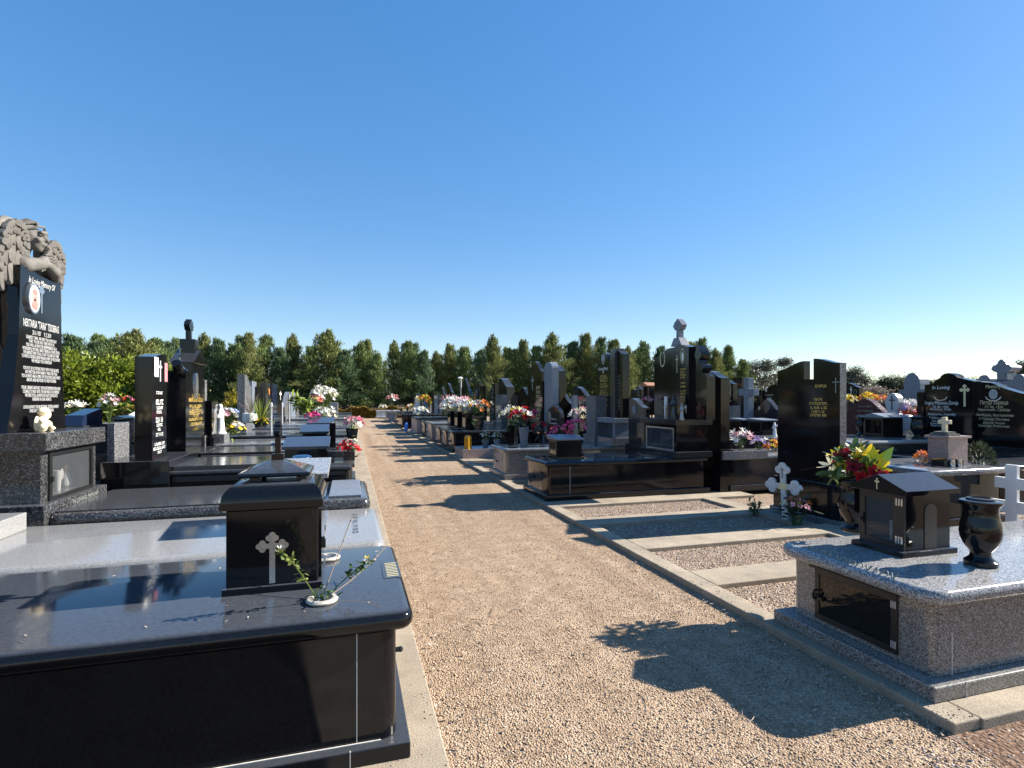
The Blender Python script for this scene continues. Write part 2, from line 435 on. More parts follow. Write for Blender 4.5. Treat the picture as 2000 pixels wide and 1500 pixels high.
        if parent is not None: o.parent = parent
        else: o.location = loc
        if bevel:
            b = o.modifiers.new('bevel', 'BEVEL'); b.width = bevel; b.segments = seg; b.limit_method = 'ANGLE'; b.angle_limit = R(40)
        return put(o, label, cat, group, kind)
def box(*a): return MB().box(*a)

# facing: side -1 = stones of the right-hand rows (face -X), +1 = stones of the left-hand rows (face +X)
def face_axes(S): return (YA * S, ZA)
def prof(kind, w, h, r=None):
    """outline of a stone: left bottom, right bottom, then the top from right to left"""
    P = [(0, 0), (w, 0)]
    sm = lambda t: t * t * (3 - 2 * t)
    if kind == 'flat': P += [(w, h), (0, h)]
    elif kind == 'arch':
        r = r or w * .3
        for i in range(13):
            a = math.pi * i / 12; P.append((w / 2 + w / 2 * math.cos(a), h - r + r * math.sin(a)))
    elif kind == 'ogee':
        r = r or w * .25
        for i in range(17):
            t = i / 16; P.append((w * (1 - t), h - r + r * (sm(2 * t) if t < .5 else sm(2 - 2 * t))))
    elif kind == 'shoulder':
        r = r or w * .25; a0 = .2
        P += [(w, h - r * 1.5), (w * (1 - a0), h - r * 1.5)]
        for i in range(9):
            a = math.pi * i / 8; P.append((w / 2 + (w / 2 - w * a0) * math.cos(a), h - r + r * math.sin(a)))
        P += [(w * a0, h - r * 1.5), (0, h - r * 1.5)]
    elif kind in ('high_left', 'high_right'):
        r = r or w * .3
        for i in range(11):
            t = i / 10; q = sm(min(1, t * 1.25)) if kind == 'high_left' else 1 - sm(max(0, t * 1.25 - .25))
            P.append((w * (1 - t), h - r + r * q))
    elif kind == 'peak': P += [(w, h - (r or w * .3)), (w / 2, h), (0, h - (r or w * .3))]
    elif kind == 'taper':
        P = [(-.05 * w, 0), (w * 1.05, 0), (w * 1.0, h * .3), (w * .97, h), (w * .03, h), (0, h * .3)]
    elif kind == 'notch':
        P += [(w - .39 * w * i / 8, h - .08 + .08 * sm(i / 8)) for i in range(9)]
        P += [(w * .61, h - .27), (w * .455, h - .27)]
        P += [(w * .455 - w * .455 * i / 8, h - .02 - .11 * sm(i / 8)) for i in range(9)]
    return P
class Budded(tuple): pass
def budded(w, h, t, arm=.68, r=None):
    """cross with three-lobed ends: width w, height h, bar width t, lobe radius r (built by MB.prism from bars and discs)"""
    return Budded((w, h, t, arm, min(r or t * .62, w * (.185 if t > .2 * w else .125))))
def latin(w, h, t, arm=.7):
    c = h * arm
    return [(-t / 2, 0), (t / 2, 0), (t / 2, c - t / 2), (w / 2, c - t / 2), (w / 2, c + t / 2), (t / 2, c + t / 2), (t / 2, h), (-t / 2, h), (-t / 2, c + t / 2), (-w / 2, c + t / 2), (-w / 2, c - t / 2), (-t / 2, c - t / 2)]
def ellipse(rx, ry, n=20, cx=0, cy=0): return [(cx + rx * math.cos(2 * math.pi * i / n), cy + ry * math.sin(2 * math.pi * i / n)) for i in range(n)]
def ringplate(mb, O, ex, ey, rx, ry, w, d=.004, n=24, a0=0, a1=360):
    n_ = ex.cross(ey); O = Vector(O) + n_ * d
    vs = []; fs = []
    for i in range(n + 1):
        a = R(a0 + (a1 - a0) * i / n)
        for k in (0, 1):
            vs.append(O + ex * ((rx - k * w) * math.cos(a)) + ey * ((ry - k * w) * math.sin(a)))
    for i in range(n): fs.append((2 * i + 1, 2 * i, 2 * i + 2, 2 * i + 3))
    mb.add(vs, fs)

# ------------------------------------------------------------------ flowers and leaves
def petal(mb, c, d, up, L, W, curl, rr):
    """one bent petal from c along d"""
    side = d.cross(up).normalized(); vs = []
    for i, (t, w) in enumerate(((0, .25), (.45, 1), (.8, .85), (1, .3))):
        p = c + d * (L * t) + up * (curl * L * t * t); vs += [p - side * (W * w / 2), p + side * (W * w / 2)]
    mb.add(vs, [(0, 1, 3, 2), (2, 3, 5, 4), (4, 5, 7, 6)])
def bloom(mb, c, axis, r, kind, rr):
    c = Vector(c); axis = Vector(axis).normalized()
    a = axis.cross(ZA) if abs(axis.z) < .9 else axis.cross(XA); a.normalize(); b = axis.cross(a)
    if kind == 'rose': rings = ((5, 1.0, .25, .8), (5, .8, .8, .8), (4, .55, 1.4, .7), (3, .35, 2.2, .6))
    elif kind == 'lily': rings = ((6, 1.15, .35, .42),)
    elif kind == 'daisy': rings = ((9, 1.0, .15, .38), (7, .7, .5, .35))
    else: rings = ((6, .9, .4, .6), (5, .6, 1.1, .6))
    for n, l, lift, w in rings:
        o = rr.random() * 6
        for i in range(n):
            t = o + 2 * math.pi * i / n
            d = (a * math.cos(t) + b * math.sin(t) + axis * lift).normalized()
            petal(mb, c, d, axis, r * l, r * w, .35 if lift < .5 else -.15, rr)
def leaf_quads(mb, c, n, rad, L, W, rr, up=.2, flat=1.0):
    for _ in range(n):
        d = Vector((rr.gauss(0, 1), rr.gauss(0, 1), rr.gauss(0, .6) + up)).normalized()
        p = Vector(c) + Vector((rr.gauss(0, rad * .45), rr.gauss(0, rad * .45), rr.gauss(0, rad * .45 * flat)))
        petal(mb, p, d, Vector((rr.gauss(0, .5), rr.gauss(0, .5), 1)).normalized(), L * rr.uniform(.7, 1.3), W * rr.uniform(.7, 1.2), rr.uniform(-.4, .2), rr)
def bouquet(label, c, rad, h, cols, n, kind='rose', fr=.035, leaf='leafgreen', nleaf=40, group=None, cat='flowers', leafL=.07, seed=1, low=False, name='flower_bouquet', dome=1.0, zs=None):
    """flowers in a rounded bunch: c = foot of the stems, h = height of the middle of the bunch above it"""
    rr = random.Random(seed); c = Vector(c); t = thing(name, label, cat, c, group)
    top = c + Vector((0, 0, h)); st = MB()
    if kind == 'lily': fr *= .74; n = int(n * 1.5)
    lf = MB(); leaf_quads(lf, top - Vector((0, 0, rad * .35)), nleaf, rad * .9, leafL, leafL * .4, rr)
    for k in range(n):
        a = k * 2.399 + rr.random() * .5; q = math.sqrt((k + .5) / n)
        p = top + Vector((rad * q * math.cos(a), rad * q * math.sin(a), dome * rad * (.75 * math.sqrt(max(0, 1 - q * q)) - .2) + rr.gauss(0, rad * .12)))
        ax = (p - top + Vector((0, 0, rad * .6)))
        m = MB(); bloom(m, p, ax, fr * rr.uniform(.8, 1.2), kind, rr)
        m.build('bloom', 'pet_' + cols[k % len(cols)], t)
        st.tube([c + Vector((rr.gauss(0, rad * .08), rr.gauss(0, rad * .08), 0)), (c + p) / 2 + Vector((0, 0, h * .1)), p], .0025, 3)
    st.build('stems', leaf, t); lf.build('leaves', leaf, t)
    return t

# ------------------------------------------------------------------ the setting
def sheet(name, x0, x1, y0, y1, z, mat, nx=1, ny=1):
    vs = [(x0 + (x1 - x0) * i / nx, y0 + (y1 - y0) * j / ny, z) for j in range(ny + 1) for i in range(nx + 1)]
    fs = [(j * (nx + 1) + i, j * (nx + 1) + i + 1, (j + 1) * (nx + 1) + i + 1, (j + 1) * (nx + 1) + i) for j in range(ny) for i in range(nx)]
    return MB().add(vs, fs).build(name, mat, kind='structure')
sheet('ground', -900, 900, -60, 1500, -.012, 'ground')
sheet('gravel_path', .38, 2.79, -4, 49.2, 0, 'gravel')
sheet('soil', 2.72, 9, -3, 1.95, .002, 'soil')
sheet('added_dark_ground', -6, -.1, -2, 2.418, .004, 'darkground')  # unseen dark ground, added so the near black tomb's front mirrors darkness
KZ = .055
kr = MB().box(2.765, 2.94, 1.88, 48, -.05, KZ)
STRIPS = [(1.87, 2.4), (3.07, 3.13)] + [(3.87, 4.26), (5.02, 5.42), (6.19, 6.58), (7.38, 7.9)]
for a, b in STRIPS[:1]: kr.box(2.94, 7.6, a, b, -.05, KZ)
for a, b in STRIPS[2:]: kr.box(2.94, 6.35, a, b, -.05, KZ)
for a, b in ((8.85, 9.15), (9.95, 10.3), (11.3, 11.6), (12.4, 12.7), (13.6, 14.2)): kr.box(2.94, 5.9, a, b, -.05, KZ)
kr.box(5.35, 5.62, 1.99, 7.38, -.05, KZ - .003)
kr.build('kerb', 'concrete', kind='structure', bevel=.008)
MB().box(-.1, .413, 1.2, 48, -.05, .025).build('kerb', 'concrete', kind='structure', bevel=.008)
beds = MB()
for a, b in ((3.0, 3.87), (4.26, 5.02), (5.42, 6.19), (6.58, 7.38), (9.15, 9.95), (11.6, 12.4), (12.7, 13.6)):
    beds.add([(2.93, a, .012), (5.7, a, .012), (5.7, b, .012), (2.93, b, .012)], [(0, 1, 2, 3)])
beds.add([(5.6, 1.99, .010), (9.5, 1.99, .010), (9.5, 7.4, .010), (5.6, 7.4, .010)], [(0, 1, 2, 3)])
beds.build('gravel_bed', 'gravelbed', kind='structure')

def scatter_stones(name, n, region, size, mat, seed, label=None):
    """loose stones: squashed six-pointed pebbles lying on the surface"""
    g = np.random.default_rng(seed)
    x, y, z0 = region(g, n); n = len(x)
    s = size[0] + (size[1] - size[0]) * g.random(n) ** 2.2
    base = np.array([(1, 0, 0), (-1, 0, 0), (0, 1, 0), (0, -1, 0), (0, 0, 1), (0, 0, -1)], float)
    v = base[None] * (s[:, None, None]) * g.uniform(.55, 1.15, (n, 6, 1))
    v[:, :, 2] *= .62
    a = g.random(n) * 6.283; ca, sa = np.cos(a)[:, None], np.sin(a)[:, None]
    t = g.normal(0, .35, n)[:, None]
    X = v[:, :, 0] * ca - v[:, :, 1] * sa; Y = v[:, :, 0] * sa + v[:, :, 1] * ca; Z = v[:, :, 2] + X * t
    V = np.stack([X + x[:, None], Y + y[:, None], Z + (z0 + s * .22)[:, None]], -1).reshape(-1, 3)
    tri = np.array([(0, 2, 4), (2, 1, 4), (1, 3, 4), (3, 0, 4), (2, 0, 5), (1, 2, 5), (3, 1, 5), (0, 3, 5)])
    F = (tri[None] + (np.arange(n) * 6)[:, None, None]).reshape(-1, 3)
    me = bpy.data.meshes.new(name)
    me.vertices.add(len(V)); me.vertices.foreach_set('co', V.ravel())
    me.loops.add(F.size); me.loops.foreach_set('vertex_index', F.ravel().astype(np.int32))
    me.polygons.add(len(F)); me.polygons.foreach_set('loop_start', np.arange(0, F.size, 3, dtype=np.int32))
    me.materials.append(MATS[mat]); me.update(calc_edges=True); me.validate()
    o = bpy.data.objects.new(name, me); COL.objects.link(o)
    return put(o, label, 'gravel', None, 'stuff')
def stonemat(name, stops):
    m, nt, b = new_mat(name)
    g = nt.nodes.new('ShaderNodeNewGeometry'); r = ramp(nt, stops)
    nt.links.new(g.outputs['Random Per Island'], r.inputs[0]); nt.links.new(r.outputs[0], b.inputs['Base Color'])
    b.inputs['Roughness'].default_value = .9; b.inputs['Specular IOR Level'].default_value = .2; MATS[name] = m
stonemat('pebbles', GST); stonemat('bedstones', [(0, (.1, .07, .055)), (.3, (.27, .2, .16)), (.7, (.42, .33, .27)), (1, (.66, .6, .54))])
def path_region(g, n):
    y = 1.2 + 11.5 * g.random(n) ** 1.75; x = .40 + 2.38 * g.random(n)
    return x, y, np.zeros(n)
scatter_stones('loose_gravel', 85000, path_region, (.0026, .0095), 'pebbles', 3, 'loose tan gravel stones scattered over the sunlit path')
def kerb_region(g, n):
    r = g.random(n) < .6; y = 1.9 + 9 * g.random(n) ** 1.5
    return np.where(r, 2.77 + .17 * g.random(n) ** 2, .41 - .3 * g.random(n) ** 2), y, np.where(r, .055, .025)
scatter_stones('spilled_gravel', 900, kerb_region, (.003, .008), 'pebbles', 13, 'small gravel stones spilled on top of the concrete kerbs')
def bed_region(g, n):
    b = np.array([(3.02, 3.86), (4.27, 5.01), (5.43, 6.18), (6.59, 7.37)])[g.integers(0, 4, n)]
    return 2.95 + 2.4 * g.random(n), b[:, 0] + (b[:, 1] - b[:, 0]) * g.random(n), np.full(n, .012)
scatter_stones('bed_gravel', 14000, bed_region, (.004, .013), 'bedstones', 5, 'coarse grey brown gravel filling the empty grave plots')
def soil_region(g, n): 
    return 2.45 + 2.2 * g.random(n) ** 1.5, .6 + 1.26 * g.random(n), np.full(n, -.003)
scatter_stones('soil_gravel', 5000, soil_region, (.004, .014), 'bedstones', 9, 'loose pebbles over the red brown soil in front of the granite tomb')

# ------------------------------------------------------------------ tombs
def tomb(label, x0, x1, y0, y1, ztop, body, slab=None, z0=KZ, plinth=.08, th=.08, over=.05, inset=.06, rb=None, rc=.05, cat='grave', group=None, joint=None, name='tomb', end=None):
    """chest tomb along X: plinth, body, bullnose slab"""
    slab = slab or body
    t = thing(name, label, cat, ((x0 + x1) / 2, (y0 + y1) / 2, z0), group)
    box(x0, x1, y0, y1, z0, z0 + plinth).build('plinth', body, t, bevel=.006)
    i = inset
    MB().rslab(x0 + i, x1 - i, y0 + i, y1 - i, z0 + plinth, ztop - th, .004, .05, 1).build('body', body, t, smooth=True)
    MB().rslab(x0 + i - over, x1 - i + over, y0 + i - over, y1 - i + over, ztop - th, ztop, rb or th * .48, rc, 5).build('slab', slab, t, smooth=True)
    if joint:
        m = MB()
        for jx in joint: m.box(jx - .0025, jx + .0025, y0 + i - .0015, y0 + i + .01, z0 + plinth, ztop - th)
        m.build('joint', 'caulk', t)
    return t

# --- right foreground: white granite tomb
PX0 = 2.85
t0 = thing('granite_tomb', 'white speckled granite tomb with black glazed door, nearest on the right of the path', 'grave', (4.4, 2.55, .05))
box(2.95, 5.98, 2.10, 3.06, .03, .055).build('mortar_bed', 'concrete', t0)
box(PX0, 6.05, 2.03, 3.13, .055, .135).build('plinth', 'pepper', t0, bevel=.008)
MB().rslab(2.95, 5.98, 2.105, 3.06, .135, .53, .004, .05, 1).build('body', 'pepper', t0, smooth=True)
MB().rslab(2.855, 6.05, 2.035, 3.12, .53, .612, .038, .12, 6).build('slab', 'whitegran', t0, smooth=True)
jm = MB(); jm.box(3.075, 3.08, 2.103, 2.12, .135, .36); jm.box(3.07, 3.074, 2.028, 2.04, .055, .1355); jm.build('joint', 'caulk', t0)
ex, ey = face_axes(-1)
def dz(u, v): return at_x(u, v, 2.95)
a, b, c, d = dz(1588, 1108), dz(1726, 1155), dz(1726, 1290), dz(1592, 1240)
ya, yb, zt, zb = 2.86, 2.30, .50, .17
dm = MB(); dm.box(2.935, 2.951, yb, ya, zb, zb + .035); dm.box(2.935, 2.951, yb, ya, zt - .035, zt); dm.box(2.935, 2.951, ya - .035, ya, zb + .035, zt - .035); dm.box(2.935, 2.951, yb, yb + .035, zb + .035, zt - .035)
dm.box(2.915, 2.951, yb - .012, ya + .03, zt, zt + .014)
door = dm.build('door', 'metalblack', t0, bevel=.002)
box(2.941, 2.949, yb + .034, ya - .034, zb + .034, zt - .034).build('pane', 'darkglass', door)
h = MB(); h.tube([(2.925, ya - .02, .30), (2.905, ya - .02, .315), (2.90, ya - .02, .335), (2.91, ya - .02, .355), (2.93, ya - .02, .36)], .008, 6); h.box(2.92, 2.95, ya - .045, ya + .004, .29, .33); h.box(2.918, 2.94, ya - .07, ya - .04, .3, .322)
h.build('handle', 'metalblack', door)
for z in (.205, .43):
    hm = MB()
    for q in range(3): hm.tube([(2.93, yb + .005 + q * .011, z), (2.93, yb + .005 + q * .011, z + .04)], .005, 6)
    hm.build('hinge', 'galv', door)
tm = MB(); tm.text('ΠΑΠΑΔΟΠΟΥΛΟΥ', .085, (2.878, 2.58, .585), ex, Vector((.55, 0, .83)), .003, sx=.86)
tm.build('inscription', 'greyletter', t0)

def urn(label, c, s=1.0, seg=28, filled=True, name='vase', group=None, mat='black'):
    P = [(.075, 0), (.083, .006), (.083, .026), (.072, .034), (.055, .05), (.05, .07), (.058, .088), (.085, .125), (.1, .165), (.104, .2), (.1, .245), (.09, .285), (.085, .32), (.088, .345), (.1, .365), (.105, .375), (.103, .385), (.09, .39), (.072, .39), (.07, .398), (.056, .398), (.052, .385), (.03, .384)]
    t = thing(name, label, 'vase', c, group)
    MB().lathe([(r * s, z * s) for r, z in P], c, seg).build('body', mat, t, smooth=True, angle=50)
    m = MB(); m.lathe([(.068 * s, .395 * s), (.068 * s, .4 * s), (.05 * s, .404 * s), (.048 * s, .396 * s)], c, seg); m.build('insert', 'metalblack', t, smooth=True)
    return t
v0 = at_z(1917, 1107, .613) + Vector((.04, .03, 0))
urn('black polished stone vase, empty, near end of the white granite tomb', v0)
v1 = at_z(1668, 1040, .613) + Vector((.03, .03, 0))
urn('black polished stone vase holding red and yellow bouquet behind the lantern', v1)
# wrapped bouquet in the far vase
fb = v1 + Vector((0, 0, .39))
B = thing('flower_bouquet', 'bouquet of dark red roses and yellow lilies in bright yellow wrapping', 'flowers', fb)
rr = random.Random(5)
def P_(u, v, dx=0): return at_x(u, v, fb.x + dx)
for (u, v, r, col, kd, dx) in ((1645, 893, .062, 'crimson', 'rose', -.05), (1668, 912, .06, 'crimson', 'rose', -.07), (1683, 933, .05, 'red', 'rose', -.08), (1724, 930, .045, 'crimson', 'rose', -.04), (1655, 885, .045, 'red', 'rose', 0),
                               (1622, 908, .075, 'cream', 'lily', -.02), (1636, 890, .06, 'yellow', 'lily', 0), (1672, 882, .07, 'cream', 'lily', .03), (1690, 887, .07, 'yellow', 'lily', .04), (1718, 915, .06, 'yellow', 'lily', 0), (1628, 922, .05, 'white', 'lily', .02), (1652, 875, .035, 'white', 'daisy', .05), (1640, 903, .055, 'crimson', 'rose', .06), (1660, 898, .05, 'red', 'rose', .09), (1700, 905, .06, 'yellow', 'rose', .08), (1712, 900, .05, 'crimson', 'rose', .1),
   (1676, 895, .05, 'yellow', 'rose', -.02), (1632, 915, .05, 'cream', 'rose', .05), (1690, 918, .05, 'crimson', 'rose', .02), (1664, 925, .045, 'red', 'rose', .05), (1705, 922, .05, 'red', 'rose', -.06), (1648, 912, .045, 'yellow', 'rose', -.09)):
    p = P_(u, v, dx); m = MB(); bloom(m, p, p - fb + Vector((-.12, -.1, .05)), r, kd, rr); m.build('bloom', 'pet_' + col, B)
lf = MB()
for (u, v) in ((1650, 925), (1640, 930), (1700, 915), (1695, 930), (1660, 935), (1625, 932), (1705, 925)): leaf_quads(lf, P_(u, v), 8, .07, .11, .045, rr)
leaf_quads(lf, fb + Vector((-.03, 0, .13)), 70, .13, .1, .045, rr)
lf.build('leaves', 'leafgreen', B)
st = MB()
for (u, v) in ((1645, 900), (1668, 915), (1690, 900), (1720, 925)): st.tube([fb + Vector((0, 0, -.05)), P_(u, v)], .004, 4)
st.build('stems', 'leafgreen', B)
w = MB()
def sheet_fan(base, rim, sag):
    vs = [base]; n = len(rim)
    mid = [base + (q - base) * .55 + sag * (1 if i % 2 else -.6) for i, q in enumerate(rim)]
    vs += mid + rim
    fs = [(0, 1 + i, 2 + i) for i in range(n - 1)] + [(1 + i, 1 + n + i, 2 + n + i, 2 + i) for i in range(n - 1)]
    w.add(vs, fs)
sheet_fan(P_(1692, 930, .0), [P_(1688, 893, -.05), P_(1697, 885, -.02), P_(1706, 870, 0), P_(1717, 888, .05), P_(1733, 878, .08), P_(1746, 872, .1), P_(1740, 896, .04), P_(1722, 916, 0)], Vector((-.03, -.02, 0)))
w.build('wrapping', 'wrap', B)

# lantern house on the tomb
L = thing('grave_lantern', 'black granite lantern house with gabled roof and glass door on white granite tomb', 'lantern', (3.54, 2.73, .612))
lx0, lx1, ly0, ly1 = 3.335, 3.745, 2.575, 2.885
box(3.305, 3.775, 2.545, 2.915, .612, .645).build('base', 'black', L, bevel=.004)
m = MB(); m.box(lx0 + .03, lx1, ly0, ly0 + .025, .645, 1.0); m.box(lx0 + .03, lx1, ly1 - .025, ly1, .645, 1.0); m.box(lx1 - .025, lx1, ly0 + .025, ly1 - .025, .645, 1.0); m.box(lx0 + .03, lx1 - .025, ly0 + .025, ly1 - .025, .645, .66)
m.build('walls', 'black', L)
# arched plate and slot on the near wall
ap = MB(); ap.prism([(0, 0), (.105, 0)] + [(.0525 + .0525 * math.cos(math.pi * i / 8), .24 + .05 * math.sin(math.pi * i / 8)) for i in range(9)], (3.52, ly0 - .004, .648), XA, ZA, .004); ap.build('arch_panel', 'metalblack', L)
gable = [(-.04, 0), (ly1 - ly0 + .04, 0), (ly1 - ly0 + .04, .03), ((ly1 - ly0) / 2, .115), (-.04, .03)]
MB().prism(gable, (lx0 - .02, ly1, 1.0), -YA, ZA, .46, .003).build('roof', 'black', L)
cm = MB(); cm.prism(budded(.036, .075, .007), (lx0 - .023, 2.73, 1.018), -YA, ZA, .003); cm.build('cross', 'palegold', L)
dm = MB(); X = lx0 + .012
for (a, b, c, d) in ((ly0, ly1, .645, .69), (ly0, ly1, .955, 1.0), (ly0, ly0 + .075, .69, .955), (ly1 - .04, ly1, .69, .955)): dm.box(X, X + .018, a, b, c, d)
dr = dm.build('door', 'metalblack', L)
box(X + .006, X + .01, ly0 + .074, ly1 - .039, .689, .956).build('pane', 'glass', dr)
for z in (.69, .93):
    hm = MB()
    for q in range(3): hm.tube([(X - .004, ly0 + .012 + q * .018, z), (X - .004, ly0 + .012 + q * .018, z + .045)], .006, 6)
    hm.build('hinge', 'chrome', dr)
k = MB(); k.ball((X - .012, ly1 - .02, .8), .014, seg=8); k.box(X - .01, X, ly1 - .035, ly1 - .008, .77, .84); k.build('handle', 'metalblack', dr)
pm = MB().box(3.46, 3.468, 2.68, 2.76, .66, .80); pm.build('photo_frame', 'paper', L)

# --- empty plots: cross marker, pot, weed
cr = at_z(1528, 1018, .02)
c = thing('grave_cross', 'weathered white wooden cross with trefoil ends and small crucifix, standing in an empty plot', 'cross', cr)
d = FW[0] * cr.x + FW[1] * cr.y
S = d / FOC
MB().prism(budded(.52, .80, .068, .60, .062), (cr.x, cr.y - .04, .0), (Vector((.25, -.97, 0))).normalized(), Vector((-.03, .04, 1)).normalized(), .035).build('cross', 'paintworn', c, bevel=.003)
ax = Vector((.25, -.97, 0)).normalized(); nn = ax.cross(ZA)
pl = MB(); q = Vector((cr.x, cr.y - .04, 0)) + nn * .006; pl.box(0, 0, 0, 0, 0, 0); pl = MB()
pl.prism([(-.06, .44), (.05, .44), (.05, .52), (-.06, .52)], q + Vector((-.012, .018, 0)), ax, ZA, .012); pl.build('brass_plate', 'palegold', c)
fg = MB(); fg.tube([q + Vector((-.02, .02, .58)), q + Vector((-.025, .02, .72))], .007, 5); fg.tube([q + ax * -.035 + Vector((-.02, .02, .7)), q + ax * .035 + Vector((-.02, .02, .7))], .005, 5); fg.build('crucifix', 'greyletter', c)
pp = at_z(1556, 1030, .02)
t = thing('flower_pot', 'old plastic pot of faded pink and orange flowers beside wooden cross', 'flower pot', pp)
MB().lathe([(.05, 0), (.068, .15), (.074, .155), (.074, .165), (.06, .165), (.055, .15)], pp, 16).build('pot', 'plasticgreen', t, smooth=True)
rr = random.Random(11); lf = MB(); leaf_quads(lf, pp + Vector((0, 0, .25)), 90, .16, .09, .04, rr); lf.build('leaves', 'leafdark', t)
for k in range(16):
    a = k * 2.4; r_ = .17 * math.sqrt((k + .5) / 16); p = pp + Vector((r_ * math.cos(a), r_ * math.sin(a), .36 + rr.gauss(0, .035) - r_ * .4))
    m = MB(); bloom(m, p, p - pp - Vector((0, 0, .2)), .036, 'rose', rr); m.build('bloom', 'pet_' + ('palepink', 'salmon', 'palepink', 'orange', 'cream')[k % 5], t)
def weed(label, p, h, n, seed, mat='leafgreen', L=.06, group=None, name='small_plant'):
    rr = random.Random(seed); t = thing(name, label, 'plant', p, group); s = MB(); l = MB()
    for k in range(n):
        a = rr.random() * 6.28; tip = p + Vector((math.cos(a) * h * rr.uniform(.15, .6), math.sin(a) * h * rr.uniform(.15, .6), h * rr.uniform(.6, 1)))
        s.tube([p, (p + tip) / 2 + Vector((0, 0, h * .1)), tip], .004, 4)
        for q in (.5, .7, .85, 1): leaf_quads(l, p + (tip - p) * q, 3, .02, L, L * .4, rr)
    s.build('stems', mat, t); l.build('leaves', mat, t); return t
weed('small green weed growing in gravel plot beside the wooden cross', at_z(1472, 1008, .02), .22, 7, 4, 'leafgreen', .06)

# --- three-bar white cross at the right edge
wc = at_z(1978, 1040, .03)
wcx = wc.x
c = thing('grave_cross', 'plain white painted wooden cross with three bars at right edge', 'cross', Vector((wcx, at_x(1978, 960, wcx).y, .03)))
y1_, y0_ = at_x(1963, 960, wcx).y, at_x(1986, 960, wcx).y
ztop = at_x(1975, 908, wcx).z
wcm = MB(); wcm.box(wcx, wcx + .05, y0_, y1_, .0, ztop); wcm.build('post', 'whitepaint', c, bevel=.004)
yu = at_x(1942, 940, wcx).y; zu1 = at_x(1942, 930, wcx).z; zu0 = at_x(1942, 951, wcx).z
yc = (y0_ + y1_) / 2
m = MB(); m.box(wcx, wcx + .045, y1_, yu, zu0, zu1); m.box(wcx, wcx + .045, 2 * yc - yu, y0_, zu0, zu1); m.build('upper_bar', 'whitepaint', c, bevel=.004)
yl = at_x(1914, 972, wcx).y; zl1 = at_x(1914, 970, wcx).z; zl0 = zl1 - .14
m = MB(); m.box(wcx, wcx + .045, y1_, yl, zl0, zl1); m.box(wcx, wcx + .045, 2 * yc - yl, y0_, zl0, zl1); m.build('main_bar', 'whitepaint', c, bevel=.004)

# --- notched black double headstone with its lower part standing behind the empty plots
def stone_pts(uL, uR, vT, vB, X, S):
    if S < 0: yl, yr = at_x(uL, 782, X).y, at_x(uR, 782, X).y
    else: yl, yr = at_x(uL, 782, X).y, at_x(uR, 782, X).y
    um = uL if S < 0 else uR
    zt = at_x((uL + uR) / 2, vT, X).z; zb = at_x((uL + uR) / 2, vB, X).z
    return yl, yr, zt, zb
ML = at_x(1519, 782, 5.85).y; MR = at_x(1640, 782, 5.85).y
M = thing('double_headstone', 'tall black polished double headstone with square notch in its wavy top', 'headstone', (5.95, (ML + MR) / 2, 0))
MB().prism(prof('notch', ML - MR, 1.62), (5.85, ML, .53), -YA, ZA, .105).build('stele', 'black', M)
box(5.80, 6.35, MR - .06, ML + .03, .0, .53).build('base', 'black', M, bevel=.005)
box(5.76, 6.4, MR - .1, ML + .06, .0, .10).build('plinth', 'midgran', M, bevel=.005)
box(5.853, 5.954, MR - .003, MR, .54, 2.06).build('sawn_side', 'midgran', M)
g = MB()
for i, (u0, u1, v) in enumerate(((1592, 1612, 754), (1590, 1614, 780), (1581, 1617, 788), (1582, 1616, 796), (1583, 1612, 804), (1582, 1614, 811))):
    p = at_x((u0 + u1) / 2, v, 5.848); wd = at_x(u0, v, 5.848).y - at_x(u1, v, 5.848).y; g.glyphs(p, -YA, ZA, wd, .035, i)
g.build('inscription', 'goldletter', M)
p = at_x(1632, 768, 5.848); MB().prism(latin(.1, .2, .012), p, -YA, ZA, .002).build('cross', 'greyletter', M)

# ================================================================== left row (stones face +X)
# --- nearest black tomb
T1 = thing('black_tomb', 'black polished granite tomb, nearest on the left, with bullnose slab and white joint line', 'grave', (-1.4, 3.0, 0))
box(-4.2, .255, 2.42, 3.6, .025, .095).build('plinth', 'satin', T1, bevel=.006)
MB().rslab(-4.2, .2, 2.475, 3.56, .095, .575, .004, .06, 1).build('body', 'black', T1, smooth=True)
MB().rslab(-4.2, .275, 2.44, 3.63, .575, .66, .04, .07, 6).build('slab', 'black', T1, smooth=True)
jx = at_y(697, 1330, 2.475).x
jm = MB(); jm.box(jx - .002, jx + .002, 2.4735, 2.48, .095, .575); jm.box(-4.2, .13, 2.466, 2.472, .0955, .099); jm.box(jx - .03, jx - .026, 2.4185, 2.43, .025, .096); jm.build('joint', 'caulk', T1)
kb = MB(); kb.tube([(.2, 2.62, .42), (.222, 2.62, .42)], .012, 8); kb.ball((.228, 2.62, .42), .014, seg=8); kb.build('door_knob', 'metalblack', T1)
npl = MB(); npl.rslab(.168, .262, 2.93, 3.22, .6603, .6625, .001, .012, 1); np_ = npl.build('name_plate', 'blackgrey', T1)
g = MB()
for k in range(9): y = 2.955 + k * .029; g.add([(.188, y, .6635), (.25, y + .004, .6635), (.25, y + .016, .6635), (.188, y + .012, .6635)], [(0, 1, 2, 3)])
g.build('inscription', 'palegold', np_)
def ring_holder(label, p):
    t = thing('flower_holder', label, 'flower holder', p)
    MB().lathe([(.055, 0), (.07, .004), (.073, .012), (.066, .02), (.05, .02), (.046, .012), (.046, .004)], p, 24).build('rim', 'ringmetal', t, smooth=True)
    m = MB(); m.lathe([(.046, .006), (.046, .008)], p, 20); m.build('insert', 'metalblack', t)
    m = MB()
    for a in (0, 1.05, 2.1): m.tube([p + Vector((.044 * math.cos(a), .044 * math.sin(a), .014)), p - Vector((.044 * math.cos(a), .044 * math.sin(a), -.014))], .004, 5)
    m.build('grid', 'silver', t); return t
